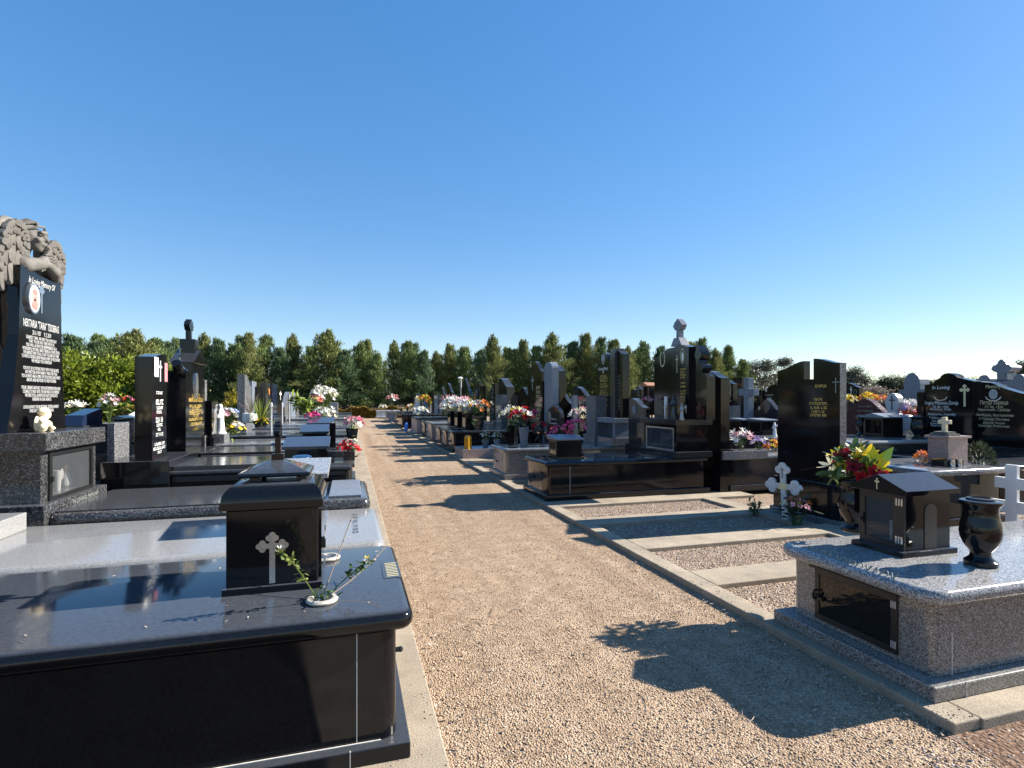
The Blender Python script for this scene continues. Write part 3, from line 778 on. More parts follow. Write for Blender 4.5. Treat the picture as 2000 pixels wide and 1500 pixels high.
h0 = at_z(629, 1175, .66); h1 = at_z(640, 1092, .66)
ring_holder('silver rimmed flower holder with wilting sprigs set into black tomb slab', h0)
ring_holder('empty silver rimmed flower holder behind the black lantern', h1)
def sprig(label, base, tip, seed, mat, n, L, cols=(), bend=.0, name='flower_sprig', start=.45):
    rr = random.Random(seed); t = thing(name, label, 'sprig', base); s = MB(); l = MB()
    pts = [base + (tip - base) * q + Vector((0, 0, bend * math.sin(q * math.pi))) for q in [i / 6 for i in range(7)]]
    s.tube(pts, .0028, 5); s.build('stem', mat, t)
    for k in range(n):
        q = start + (1 - start) * k / n; p = base + (tip - base) * q + Vector((0, 0, bend * math.sin(q * math.pi)))
        leaf_quads(l, p, 2, .018, L, L * .5, rr)
    if n: l.build('leaves', mat, t)
    for k, col in enumerate(cols):
        q = 1 - k * .06; m = MB(); p = base + (tip - base) * q; bloom(m, p + Vector((rr.gauss(0, .008), rr.gauss(0, .008), 0)), Vector((0, 0, 1)), .016, 'lily', rr); m.build('bloom', 'pet_' + col, t)
    return t
base = h0 + Vector((0, 0, .01))
def tipat(u, v, dx): return at_x(u, v, base.x + dx)
sprig('leafy green sprig leaning left in front of the lantern cross', base + Vector((-.02, 0, 0)), at_y(545, 1072, 2.62), 3, 'leaflight', 26, .028, ('white', 'cream'), .02, start=.35)
sprig('short sprig with small yellow and white flowers leaning right', base + Vector((.015, .01, 0)), at_y(722, 1092, 2.75), 8, 'leafgreen', 30, .026, ('yellow', 'white', 'white'), .01, start=.45)
sprig('long bare dry stem reaching highest above the flower holder', base + Vector((.0, .02, 0)), at_y(688, 1008, 2.9), 4, 'drytwig', 5, .012, (), .0, start=.7)
sprig('dry curled seed stem leaning far right over slab edge', base + Vector((.02, .02, 0)), at_y(755, 1066, 2.95), 6, 'drytwig', 8, .014, (), -.02, start=.7)
t = MB(); leaf_quads(t, base + Vector((0, 0, .02)), 26, .04, .05, .012, random.Random(2)); t.build('grass_tuft', 'leafgreen', label='tuft of narrow green leaves in the silver rimmed holder', cat='plant')

# --- lantern with curved roof and cross on the black tomb
L = thing('grave_lantern', 'large black granite lantern with curved roof, top cross and budded cross on its front', 'lantern', (-.37, 3.1, .66))
x0, x1, y0, y1 = -.575, -.155, 2.9, 3.30
box(x0 - .015, x1 + .02, y0 - .02, y1 + .03, .661, .692).build('base', 'black', L, bevel=.003)
MB().rslab(x0, x1, y0, y1, .692, 1.075, .003, .008, 1).build('body', 'black', L, smooth=True)
cp = [(0, 0), (.006, .035), (.0, .05), (-.006, .055)]
rf = MB()
def rect_rings(mb, rings):
    vs = []
    for (a, b, c, d, z) in rings: vs += [(a, c, z), (b, c, z), (b, d, z), (a, d, z)]
    fs = [(3, 2, 1, 0)]
    for k in range(len(rings) - 1):
        for i in range(4): j = (i + 1) % 4; fs.append((k * 4 + i, k * 4 + j, k * 4 + 4 + j, k * 4 + 4 + i))
    n = len(rings) - 1; fs.append((n * 4, n * 4 + 1, n * 4 + 2, n * 4 + 3)); mb.add(vs, fs)
E_ = .024
rings = [(x0, x1, y0, y1, 1.06)] + [(x0 - E_, x1 + E_, y0 - E_, y1 + E_, z) for z in (1.07, 1.105)]
for i in range(9):
    a = R(90 * i / 8); ins = .085 * (1 - math.cos(a)); z = 1.108 + .085 * math.sin(a); rings.append((x0 - E_ + .004 + ins, x1 + E_ - .004 - ins, y0 - E_ + .004 + ins, y1 + E_ - .004 - ins, z))
rect_rings(rf, rings); rf.build('lower_roof', 'black', L, smooth=True, angle=28)
pm = MB()
for px in (x0 + .09, x1 - .11):
    for py in (y0 + .09, y1 - .11): pm.box(px, px + .05, py, py + .05, 1.192, 1.216)
pm.build('roof_posts', 'black', L)
ur = MB(); q = .05
rect_rings(ur, [(x0 + q, x1 - q, y0 + q, y1 - q, 1.214), (x0 + q - .01, x1 - q + .01, y0 + q - .01, y1 - q + .01, 1.222), (x0 + q - .006, x1 - q + .006, y0 + q - .006, y1 - q + .006, 1.235), (x0 + .18, x1 - .18, y0 + .17, y1 - .17, 1.288)])
ur.build('upper_roof', 'black', L, smooth=True, angle=25)
cx, cy = (x0 + x1) / 2, (y0 + y1) / 2
cm = MB(); cm.box(cx - .03, cx + .03, cy - .03, cy + .03, 1.285, 1.32)
cm.prism(budded(.13, .175, .026, .66, .022), (cx + .014, cy, 1.318), YA, ZA, .028); cm.build('top_cross', 'black', L, bevel=.002)
fc = MB(); fc.prism(budded(.155, .255, .026, .72, .026), (-.368, y0 - .002, .70), XA, ZA, .004); fc.build('front_cross', 'silver', L)
hd = MB(); hd.box(x1, x1 + .015, y0 + .03, y0 + .36, .70, 1.05); hd.build('door', 'black', L)
hk = MB(); hk.box(x1 + .014, x1 + .034, y0 + .04, y0 + .075, .845, .885); hk.box(x1 + .014, x1 + .03, y0 + .04, y0 + .06, .885, .90); hk.build('handle', 'metalblack', L)

# --- light granite tomb
T2 = thing('granite_tomb', 'pale grey speckled granite tomb with rounded slab between the black one and the angel grave', 'grave', (-1.2, 4.2, 0))
box(-4.2, .24, 3.66, 4.86, .025, .1).build('plinth', 'whitegran', T2)
MB().rslab(-4.2, .17, 3.7, 4.8, .1, .575, .004, .05, 1).build('body', 'whitegran', T2, smooth=True)
MB().rslab(-4.2, .225, 3.64, 4.86, .575, .675, .048, .09, 6).build('slab', 'palegran', T2, smooth=True)
box(-4.0, -2.22, 3.9, 4.72, .675, .80).build('headstone_base', 'palegran', T2, bevel=.006)
xl = at_y(686, 1040, 4.2).x
g = MB()
for k in range(7): g.glyphs((xl + .03, 3.95 + k * .1, .677), -YA, XA, .07, .035, k)
g.build('inscription', 'metalblack', T2)
D = thing('grave_lantern', 'grey speckled granite lantern with flat top plate on the pale tomb', 'lantern', (-.36, 4.3, .675))
dxl, dxr = at_y(540, 960, 4.15).x, at_y(622, 960, 4.15).x
box(dxl, dxr, 4.15, 4.52, .71, 1.05).build('body', 'midgran', D, bevel=.004)
box(dxl - .05, dxr + .055, 4.08, 4.62, .675, .715).build('base', 'midgran', D, bevel=.004)
MB().prism([(0, 0), (.62, .05), (.62, .085), (0, .035)], (dxr + .07, 4.06, 1.05), YA, ZA, dxr - dxl + .14, 0).build('top_plate', 'whitegran', D, bevel=.004)
m = MB(); m.box(dxr, dxr + .012, 4.2, 4.45, .76, 1.0); m.build('door', 'metalblack', D)
m = MB(); m.tube([(dxr + .01, 4.22, .88), (dxr + .035, 4.22, .88), (dxr + .035, 4.26, .88)], .008, 5); m.build('handle', 'metalblack', D)

# --- dark granite grave with the angel monument
T3 = thing('angel_grave', 'dark speckled granite grave with glazed niche and tall inscribed stele under a stone angel', 'grave', (-1.2, 5.45, 0))
box(-4.5, .2, 4.92, 6.02, .025, .1).build('plinth', 'darkgran', T3)
MB().rslab(-4.5, .12, 4.96, 5.98, .1, .64, .004, .05, 1).build('body', 'darkgran', T3, smooth=True)
MB().rslab(-2.2, .17, 4.89, 6.05, .62, .745, .055, .08, 6).build('slab', 'darkgran', T3, smooth=True)
sx = at_y(430, 985, 4.93).x
box(-2.15, -.33, 4.94, 6.0, .745, .757).build('ledger_plate', 'blackgrey', T3, bevel=.003)
box(at_y(642, 965, 4.98).x, at_y(706, 965, 4.98).x, 4.98, 5.95, .7455, .768).build('ledger_plate', 'bluegrey', T3, bevel=.003)
box(-4.6, -2.17, 4.84, 5.92, .62, .82).build('step', 'darkgran', T3, bevel=.005)
NX = -2.235
bm = MB(); bm.box(-4.6, NX, 4.93, 5.04, .82, 1.22); bm.box(-4.6, NX, 5.76, 5.85, .82, 1.22); bm.box(-4.6, -2.75, 5.04, 5.76, .82, 1.22); bm.box(-2.75, NX, 5.04, 5.76, 1.17, 1.22)
bm.build('niche', 'darkgran', T3)
box(-2.75, NX, 5.04, 5.76, .8205, .83).build('niche_floor', 'midgran', T3)
box(-4.6, -2.17, 4.87, 5.89, 1.22, 1.355).build('cap', 'darkgran', T3, bevel=.006)
fm = MB(); X = NX + .001
for a, b, c, d in ((5.03, 5.77, .82, .85), (5.03, 5.77, 1.17, 1.2), (5.03, 5.07, .85, 1.17), (5.73, 5.77, .85, 1.17)): fm.box(X - .02, X + .014, a, b, c, d)
fr = fm.build('window_frame', 'metalblack', T3)
box(X - .006, X - .002, 5.065, 5.735, .848, 1.172).build('pane', 'glass', fr)
m = MB(); m.box(X + .014, X + .03, 5.035, 5.065, .97, 1.01); m.build('latch', 'metalblack', fr)
SX = -2.42
sy0, sy1 = 5.06, 5.66
W_ = sy1 - sy0; H_ = 1.31
MB().prism([(-.175, 0), (W_ + .087, 0), (W_ + .05, .3), (W_ + .02, .7), (W_, 1.27), (0, 1.285), (-.025, .75), (-.08, .36)], (SX, sy0, 1.355), YA, ZA, .17).build('stele', 'black', T3)
ex, ey = YA, ZA
def on_stele(u, v, o=.002): return at_x(u, v, SX + o)
ins = MB()
ins.text('In Loving Memory Of', .072, (SX, (sy0 + sy1) / 2, at_x(82, 560, SX).z), ex, ey, .001, shear=.35, sx=.62)
ins.text('NEKTARIA "TARA" TSIOBRAS', .088, (SX, (sy0 + sy1) / 2, at_x(80, 640, SX).z - .015), ex, ey, .001, sx=.47)
ins.text('20. 6. 1957      9. 2. 2019', .05, (SX, (sy0 + sy1) / 2, at_x(80, 648, SX).z - .036), ex, ey, .001, sx=.55)
lines = ['DEAREST TARA, WE MISS YOU EVERYDAY', "THAT YOU'RE NOT HERE WITH US", 'YOU WILL ALWAYS BE REMEMBERED AS A', 'WONDERFUL MOTHER, GREAT FRIEND & LOVING SISTER', 'THE HARDEST PART OF ALL IS THAT YOU ARE NOT HERE', 'TO WATCH GEORGE GROW AND BE A PART OF HIS JOURNEY', 'WE MISSED YOU EVERYDAY', '',
         'YOU PUT UP A STRONG FIGHT WITH YOUR ILLNESS,', 'NO MATTER HOW HARD IT WAS FOR YOU', 'YOU ALWAYS HAD A SMILE ON YOUR FACE AND WENT', 'ABOVE AND BEYOND TO HELP OTHERS', '', 'YOUR CARING NATURE, YOUR DETERMINATION AND', 'COURAGE TO FIGHT UNTIL THE END MADE US SO INSPIRED', 'WE MISS YOU, ALWAYS IN OUR THOUGHTS', 'FOREVER IN OUR HEARTS', '', 'LOVE ALWAYS YOUR MOTHER, SISTER & FAMILY', 'ONE DAY WE WILL MEET AGAIN']
z = at_x(80, 662, SX).z - .015
DZ = (z - at_x(80, 812, SX).z) / 20
for s_ in lines:
    if s_: ins.text(s_, .038, (SX, (sy0 + sy1) / 2, z), ex, ey, .001, sx=min(.64, 42 / len(s_) * .62))
    z -= DZ
ins.build('inscription', 'letterwhite', T3)
oc = on_stele(62, 583); ov = MB(); ov.prism(ellipse(.085, .12, 28), (SX + .022, oc.y, oc.z), YA, ZA, .024); o1 = ov.build('portrait_frame', 'silver', T3, smooth=True)
MB().prism(ellipse(.07, .105, 28), (SX + .0235, oc.y, oc.z), YA, ZA, .003).build('portrait', 'paper', o1)
pp = MB(); pp.prism(ellipse(.04, .05, 16), (SX + .0245, oc.y, oc.z + .03), YA, ZA, .002); pp.prism(ellipse(.05, .045, 16), (SX + .0245, oc.y, oc.z - .05), YA, ZA, .002); pp.build('picture', 'photoprint', o1)
cc = on_stele(81, 612); MB().prism(budded(.085, .235, .018, .78, .018), (SX + .005, cc.y, cc.z), YA, ZA, .006).build('cross', 'silver', T3)
sl = MB(); sl.text('IN LOVING MEMORY', .05, (-2.1685, 5.5, .755), ex, ey, .001); sl.build('step_inscription', 'greyletter', T3)

# angel above the stele
A = thing('angel_statue', 'weathered sandstone angel with spread wings leaning chin on hand over the stele', 'statue', (-2.6, 5.4, 2.6))
def skin_body(name, chains, mat, parent, sub=2, base=None, scl=1.0):
    """chains: lists of (point, radius); grown into one smooth surface with rounded overlaps"""
    bm = bmesh.new()
    for ch in chains:
        for i in range(len(ch) - 1):
            (p, r), (q, s) = ch[i], ch[i + 1]; p, q = Vector(p), Vector(q); n = max(2, int((q - p).length / (min(r, s) * .5)) + 1)
            for k in range(n + 1):
                t = k / n; bmesh.ops.create_icosphere(bm, subdivisions=2, radius=(r + (s - r) * t) * scl, matrix=Matrix.Translation(p + (q - p) * t))
    me = bpy.data.meshes.new(name); b = root_loc(parent)
    for v in bm.verts: v.co -= b
    bm.to_mesh(me); bm.free(); me.materials.append(MATS[mat])
    o = bpy.data.objects.new(name, me); COL.objects.link(o); o.parent = parent
    rm = o.modifiers.new('remesh', 'REMESH'); rm.mode = 'VOXEL'; rm.voxel_size = base or .012; rm.use_smooth_shade = True
    sm = o.modifiers.new('smooth', 'SMOOTH'); sm.iterations = 4; sm.factor = .5
    return o
AC = 5.36
K0 = Vector((-2.56, AC, 2.80))
def V(x, y, z):
    q = (Vector((x, y, z)) - K0) * 1.22; q.y *= .72 if z < 2.79 else .92
    return K0 + q + Vector((.035, 0, -.02))
KS = 1.22
skin_body('body', [
    [(V(-2.565, AC, 2.945), .082), (V(-2.54, AC, 2.925), .078)],                                # skull
    [(V(-2.525, AC, 2.93), .066), (V(-2.508, AC, 2.885), .055), (V(-2.492, AC, 2.85), .03)],     # face to chin
    [(V(-2.462, AC, 2.935), .012), (V(-2.44, AC, 2.905), .016)],                                  # nose
    [(V(-2.463, AC - .03, 2.952), .016), (V(-2.456, AC, 2.955), .018), (V(-2.463, AC + .03, 2.952), .016)],   # brow
    [(V(-2.462, AC - .014, 2.876), .013), (V(-2.455, AC, 2.876), .014), (V(-2.462, AC + .014, 2.876), .013)], # lips
    [(V(-2.475, AC - .04, 2.9), .02), (V(-2.475, AC + .04, 2.9), .02)],                           # cheeks
    [(V(-2.575, AC, 2.86), .05), (V(-2.60, AC, 2.79), .055), (V(-2.64, AC, 2.7), .12)],           # neck and chest
    [(V(-2.61, AC - .16, 2.765), .078), (V(-2.50, AC - .2, 2.71), .06), (V(-2.455, AC - .08, 2.735), .042), (V(-2.445, AC - .01, 2.79), .028)],
    [(V(-2.61, AC + .17, 2.755), .075), (V(-2.50, AC + .26, 2.70), .058), (V(-2.44, AC + .12, 2.715), .04), (V(-2.43, AC - .02, 2.735), .03)],
    [(V(-2.66, AC - .2, 2.72), .09), (V(-2.67, AC + .2, 2.72), .09)],
], 'sandstone', A, base=.0085, scl=1.12)
hr = MB(); rr = random.Random(3)
for k in range(30):                                                                             # hair swept back from the forehead
    s_ = -1 if k % 2 else 1; t_ = (k // 2) / 14
    p0 = V(-2.50 - .05 * t_, AC + s_ * (.012 + .06 * t_), 3.02 - .03 * t_)
    pts = [p0, p0 + Vector((-.05, s_ * .022, .012 - .02 * t_)), V(-2.645, AC + s_ * (.03 + .065 * t_), 2.96 - .05 * t_), V(-2.66, AC + s_ * (.04 + .08 * t_), 2.87), V(-2.66 + .05 * t_, AC + s_ * (.05 + .09 * t_), 2.77 + .02 * rr.random())]
    hr.tube(pts, [.011, .016, .018, .017, .009], 5)
hr.tube([V(-2.53, AC - .085, 2.955), V(-2.478, AC - .05, 2.985), V(-2.462, AC, 2.995), V(-2.478, AC + .05, 2.985), V(-2.53, AC + .085, 2.955)], .009, 5)
hr.build('hair', 'sandstone', A, smooth=True)
fg = MB()
for k in range(4):
    o = V(-2.43, AC - .015 + .0 * k, 2.80 - .019 * k); fg.tube([o + Vector((-.01, -.03, 0)), o + Vector((.02, .0, .008)), o + Vector((.015, .045, .006)), o + Vector((-.01, .075 - .008 * k, -.002))], [.011, .011, .01, .007], 6)
fg.tube([V(-2.435, AC - .02, 2.81), V(-2.425, AC + .0, 2.84), V(-2.44, AC + .012, 2.86)], [.012, .011, .008], 6)
fg.build('fingers', 'sandstone', A, smooth=True)
eyes = MB()
for s_ in (-1, 1): eyes.ball(V(-2.472, AC + s_ * .03, 2.932), .014, 1, 1.3, .7, 8); eyes.tube([V(-2.468, AC + s_ * .045, 2.936), V(-2.46, AC + s_ * .03, 2.93), V(-2.462, AC + s_ * .016, 2.932)], .004, 4)
eyes.build('eyelids', 'sandstone', A, smooth=True)
def wing(spine, rows, X, nm, lean):
    m = MB(); rr = random.Random(int(abs(lean) * 100) + len(spine))
    for (dz, L, wd, n, dx) in rows:
        for k in range(n):
            t_ = k / max(1, n - 1) * (len(spine) - 1); i = min(int(t_), len(spine) - 2); f = t_ - i
            y = spine[i][0] * (1 - f) + spine[i + 1][0] * f; z = spine[i][1] * (1 - f) + spine[i + 1][1] * f + dz
            d = V(.02, lean * (1.2 * k / n - .2) + rr.gauss(0, .03), -1).normalized(); sd_ = d.cross(XA).normalized(); nx = sd_.cross(d).normalized()
            LL = L * rr.uniform(.9, 1.1); p = V(X + dx + rr.gauss(0, .004), y, z)
            out = [(-.35, 0), (-.95, .3), (-1, .6), (-.7, .88), (0, 1.0), (.7, .88), (1, .6), (.95, .3), (.35, 0)]
            vs = [p + sd_ * (a * wd) + d * (b * LL) + nx * (.012 * (1 - a * a)) for a, b in out] + [p + sd_ * (a * wd * .9) + d * (b * LL) - nx * .022 for a, b in out] + [p + d * (b * LL) + nx * .02 for b in (.05, .5, .95)]
            fs = [(j, j + 1, 9 + j + 1, 9 + j) for j in range(8)] + [tuple(reversed(range(9, 18)))] + [(18, 0, 1), (18, 1, 2, 19), (19, 2, 3), (19, 3, 20), (20, 3, 4), (4, 5, 20), (20, 5, 19), (5, 6, 19), (19, 6, 7, 18), (7, 8, 18), (8, 0, 18)]
            m.add(vs, fs)
    return m.build(nm, 'sandstone', A, smooth=True, angle=50)
V = lambda *a: Vector(a)
WX = -2.47
def spine(px): return [(at_x(u, v, WX).y, at_x(u, v, WX).z) for u, v in px]
sp = spine([(41, 490), (40, 462), (36, 444), (27, 432), (15, 428), (4, 434), (-5, 452), (-12, 480)])
m = MB(); m.prism([(y - sp[0][0], z - 2.6) for y, z in ([(sp[0][0], 2.6)] + [(sp[-1][0], 2.6)] + sp[::-1])][::-1] if False else [(-(sp[0][0] - y), z - 2.6) for y, z in [(sp[-1][0], 2.6), (sp[0][0], 2.6)] + sp], (WX - .02, sp[0][0], 2.6), YA, ZA, .05); m.build('wing_back', 'sandstone', A)
FR = [(-.17, .30, .024, 9, -.012), (-.09, .24, .024, 10, .0), (-.03, .17, .022, 11, .014), (.0, .11, .02, 12, .028), (.01, .06, .018, 14, .04)]
wing(sp, FR, WX - .0, 'wing', -.05)
m = MB(); m.tube([V(WX - .02, y, z) for y, z in sp], [.012, .02, .026, .028, .028, .024, .02, .012], 8); m.build('wing_ridge', 'sandstone', A, smooth=True)
sp2 = spine([(84, 492), (86, 478), (92, 470), (100, 474), (108, 486), (112, 502), (114, 524)])
m = MB(); m.prism([(y - sp2[0][0], z - 2.6) for y, z in [(sp2[0][0], 2.6), (sp2[-1][0], 2.6)] + sp2[::-1]], (WX - .02, sp2[0][0], 2.6), YA, ZA, .05); m.build('wing_back', 'sandstone', A)
wing(sp2, FR, WX - .0, 'wing', .03)
m = MB(); m.tube([V(WX - .02, y, z) for y, z in sp2], [.012, .02, .024, .026, .024, .02, .012], 8); m.build('wing_ridge', 'sandstone', A, smooth=True)
wing([(4.965, 2.86), (4.955, 2.6), (4.95, 2.35), (4.955, 2.12)], [(0, .7, .04, 5, .0), (-.05, .5, .036, 5, .02), (-.1, .35, .032, 5, .035)], -2.60, 'wing_tip', -.01)

# cherub on the cap
chp = at_x(85, 840, -2.3); chp.z = 1.356
C_ = thing('cherub_statue', 'small seated cream cherub figurine with wings on the dark granite cap', 'statue', chp)
def cp_(u, v, dx=0): return at_x(u, v, -2.3 + dx)
skin_body('body', [
    [(cp_(87, 808), .042), (cp_(89, 811, .01), .036)], [(cp_(83, 818), .024), (cp_(80, 826), .038), (cp_(80, 835), .042)],
    [(cp_(83, 833, .03), .026), (cp_(94, 826, .03), .022), (cp_(101, 836, .03), .015), (cp_(105, 836, .03), .014)],
    [(cp_(83, 833, -.03), .026), (cp_(93, 828, -.02), .022), (cp_(98, 838, -.01), .015), (cp_(102, 838, -.01), .014)],
    [(cp_(81, 822, .03), .019), (cp_(92, 826, .045), .014), (cp_(99, 826, .035), .012)], [(cp_(81, 822, -.03), .019), (cp_(90, 823, -.02), .014), (cp_(98, 827, .01), .012)],
], 'cream', C_, base=.006)
wm = MB(); p = cp_(72, 828, -.02); wm.ball(p, 1, .015, .035, .062, 12); wm.ball(cp_(74, 826, -.05), 1, .015, .03, .055, 12); wm.build('wings', 'cream', C_, smooth=True)
hm = MB(); hm.ball(cp_(85, 804), .044, 1, 1, .8, 12); hm.build('hair', 'cream', C_, smooth=True)
# in the niche
def nich(u, v, X=-2.4): return at_x(u, v, X)
b = nich(152, 945, -2.45); b.z = .83
MB().prism([(0, 0), (.25, 0), (.25, .2), (0, .2)], (b.x + .08, b.y - .28, .83), Vector((.2, .98, 0)).normalized(), Vector((-.25, 0, .97)), .012).build('picture_card', 'paper', label='white picture card with drawing leaning inside the glazed niche', cat='card')
f = nich(130, 930, -2.42); f.z = .83
t = thing('figurine', 'small white angel figurine with blond hair inside the glazed niche', 'figurine', f)
skin_body('body', [[(f + Vector((0, 0, .03)), .045), (f + Vector((0, 0, .12)), .028)], [(f + Vector((0, .03, .11)), .014), (f + Vector((.05, .06, .09)), .012)]], 'whitestone', t, base=.007)
m = MB(); m.ball(f + Vector((0, 0, .175)), .034, seg=10); m.build('head', 'skin_brown', t, smooth=True)
m = MB(); m.ball(f + Vector((-.02, -.035, .12)), 1, .012, .03, .05, 8); m.ball(f + Vector((-.02, .035, .12)), 1, .012, .03, .05, 8); m.build('wings', 'whitestone', t, smooth=True)
f = nich(113, 950, -2.4); f.z = .83
MB().lathe([(.018, 0), (.022, .06), (.03, .15), (.032, .17), (.028, .17)], f, 12).build('small_vase', 'whitestone', smooth=True, label='slim white vase inside the glazed niche left of figurine', cat='vase')

# ================================================================== the other graves
def stone(label, uL, uR, vT, vB, X, kind, mat, th=.13, S=-1, zg=0.0, insc=None, cross=None, oval=None, name='headstone', group=None, r=None, cat='headstone', base_mat=None, wreath=None, baseout=.05, vertical=None):
    """one upright stone on its own base. uL, uR, vT, vB = its face in the photo, X = plane of the face"""
    ex, ey = face_axes(S); yl, yr = at_x(uL, 782, X).y, at_x(uR, 782, X).y
    um = (uL + uR) / 2; zt, zb = at_x(um, vT, X).z, at_x(um, vB, X).z
    w, h = abs(yl - yr), zt - zb; back = X - S * th
    t = thing(name, label, cat, ((X + back) / 2, (yl + yr) / 2, zg), group)
    MB().prism(prof(kind, w, h, r), (X, yl, zb), ex, ey, th).build('stele', mat, t)
    o = baseout; box(min(X, back) - o, max(X, back) + o, min(yl, yr) - o, max(yl, yr) + o, zg, zb - .001).build('base', base_mat or mat, t)
    mid = Vector((X, (yl + yr) / 2, zb))
    if insc:
        m = MB()
        for i, (f, wf, hh) in enumerate(insc[1]): m.glyphs(mid + ey * (h * f), ex, ey, w * wf, hh, i + int(uL))
        m.build('inscription', insc[0], t)
    if cross: MB().prism(budded(cross[1] * w, cross[2] * h, .07 * w, .7, .06 * w) if cross[0] == 'b' else latin(cross[1] * w, cross[2] * h, .05 * w), mid + ex * (cross[3] * w) + ey * (cross[4] * h) + ex.cross(ey) * .003, ex, ey, .006).build('cross', cross[5], t)
    if oval:
        om = MB(); om.prism(ellipse(oval[0] * w, oval[0] * w * 1.35, 16), mid + ex * (oval[1] * w) + ey * (oval[2] * h) + ex.cross(ey) * .012, ex, ey, .012); om.build('portrait', oval[3], t)
    if wreath:
        m = MB(); ringplate(m, mid + ex * (wreath[1] * w) + ey * (wreath[2] * h), ex, ey, wreath[0] * w, wreath[0] * w * 1.5, wreath[0] * w * .16, .003, 26, 110, 430); m.build('wreath', wreath[3], t)
    if vertical:
        m = MB()
        for k in range(vertical[1]): m.glyphs(mid + ey * (h * (.88 - .78 * k / vertical[1])), ex, ey, w * .5, h * .78 / vertical[1] * .7, k)
        m.build('inscription', vertical[0], t)
    return t
def lines(n, top=.62, bot=.15, wf=.6, hh=.03): return [(top + (bot - top) * i / max(1, n - 1), wf * (.75 + .25 * ((i * 37) % 10) / 10), hh) for i in range(n)]
def house(label, x0, x1, y0, y1, z0, z1, mat='black', roof='black', rise=.07, ridge='x', name='grave_lantern', group=None, base=.03, pane='darkglass', S=-1, over=.03):
    """small lantern house: base, body, gabled roof, glazed door on the face towards the path"""
    t = thing(name, label, 'lantern', ((x0 + x1) / 2, (y0 + y1) / 2, z0), group)
    box(x0 - base, x1 + base, y0 - base, y1 + base, z0, z0 + .03).build('base', mat, t)
    box(x0, x1, y0, y1, z0 + .03, z1 - rise).build('body', mat, t)
    if ridge == 'x':
        w = y1 - y0 + 2 * over; MB().prism([(0, 0), (w, 0), (w, .02), (w / 2, rise), (0, .02)], (x0 - over, y1 + over, z1 - rise), -YA, ZA, x1 - x0 + 2 * over).build('roof', roof, t)
    elif ridge == 'y':
        w = x1 - x0 + 2 * over; MB().prism([(0, 0), (w, 0), (w, .02), (w / 2, rise), (0, .02)], (x0 - over, y0 - over, z1 - rise), XA, ZA, y1 - y0 + 2 * over).build('roof', roof, t)
    else:   # wedge: one plane sloping towards the near side
        w = y1 - y0 + 2 * over; MB().prism([(0, 0), (w, 0), (w, rise), (0, .025)], (x1 + over, y0 - over, z1 - rise), YA, ZA, x1 - x0 + 2 * over).build('roof', roof, t)
    X = x0 - .006 if S < 0 else x1 + .006
    m = MB(); yy0, yy1, zz0, zz1 = y0 + .02, y1 - .02, z0 + .04, z1 - rise - .01; a, b = X - .006, X + .006
    m.box(a, b, yy0, yy1, zz0, zz0 + .03); m.box(a, b, yy0, yy1, zz1 - .03, zz1); m.box(a, b, yy0, yy0 + .03, zz0 + .03, zz1 - .03); m.box(a, b, yy1 - .03, yy1, zz0 + .03, zz1 - .03)
    d = m.build('door', 'metalblack', t); box(X - .003, X + .003, yy0 + .03, yy1 - .03, zz0 + .03, zz1 - .03).build('pane', pane, d)
    return t
def octvase(label, c, r, h, mat='black', seg=8, group=None, name='vase', prof_=None):
    t = thing(name, label, 'vase', c, group)
    MB().lathe([(a * r, b * h) for a, b in (prof_ or [(.7, 0), (.72, .05), (.78, .3), (1, .94), (1, 1), (.82, 1), (.75, .8)])], c, seg).build('body', mat, t, smooth=seg > 10)
    MB().lathe([(r * .74, h * .9), (r * .74, h * .93)], c, seg).build('insert', 'metalblack', t); return t
def end_door(t, X, ya, yb, z0, z1, kind='arch', mat='black', S=-1):
    w = abs(yb - ya); ex, ey = face_axes(S); O = (X + S * .004, max(ya, yb) if S < 0 else min(ya, yb), z0)
    pts = prof('arch', w, z1 - z0, w * .5) if kind == 'arch' else prof('flat', w, z1 - z0)
    d = MB().prism(pts, O, ex, ey, .004).build('door', mat, t)
    k = MB(); k.ball((X + S * .02, (ya + yb) / 2 + w * .3, (z0 + z1) / 2), .022, seg=8); k.build('handle', 'metalblack', d)

# ------------------------------------------------ right row, behind the empty plots
G_R = 'tombs in the row along the right kerb'
# tall black family monument
t = tomb('long black polished tomb with arched end door and tall cross-topped monument behind it', 2.86, 5.8, 7.78, 8.92, .655, 'black', plinth=.085, joint=[3.28])
end_door(t, 2.92, 8.1, 8.6, .17, .52, 'arch', 'blackgrey')
bx = 5.17
st = box(5.12, 5.82, 7.76, 8.92, .655, .745).build('step', 'blackgrey', t, bevel=.004)
bm = MB(); bm.box(bx, 5.76, 7.82, 7.9, .745, 1.19); bm.box(bx, 5.76, 8.78, 8.86, .745, 1.19); bm.box(5.5, 5.76, 7.9, 8.78, .745, 1.19); bm.box(bx, 5.5, 7.9, 8.78, 1.14, 1.19); bm.build('niche', 'black', t)
box(bx - .05, 5.82, 7.76, 8.92, 1.19, 1.285).build('cap', 'blackgrey', t, bevel=.004)
m = MB()
for a, b, c, d in ((7.9, 8.78, .75, .775), (7.9, 8.78, 1.115, 1.14), (7.9, 7.925, .775, 1.115), (8.755, 8.78, .775, 1.115)): m.box(bx - .004, bx + .012, a, b, c, d)
f = m.build('window_frame', 'silver', t); box(bx + .002, bx + .006, 7.924, 8.756, .774, 1.116).build('pane', 'glass', f)
MB().prism([(0, 0), (.4, .1), (.5, .16), (.02, .2)], (5.35, 8.62, .84), -YA, ZA, .01).build('card', 'sandstone', t)
ex, ey = face_axes(-1)
def yz(u, v, X): p = at_x(u, v, X); return p.y, p.z
SXF = 5.36
yl, zt = yz(1309, 676, SXF); yr, _ = yz(1345, 676, SXF)
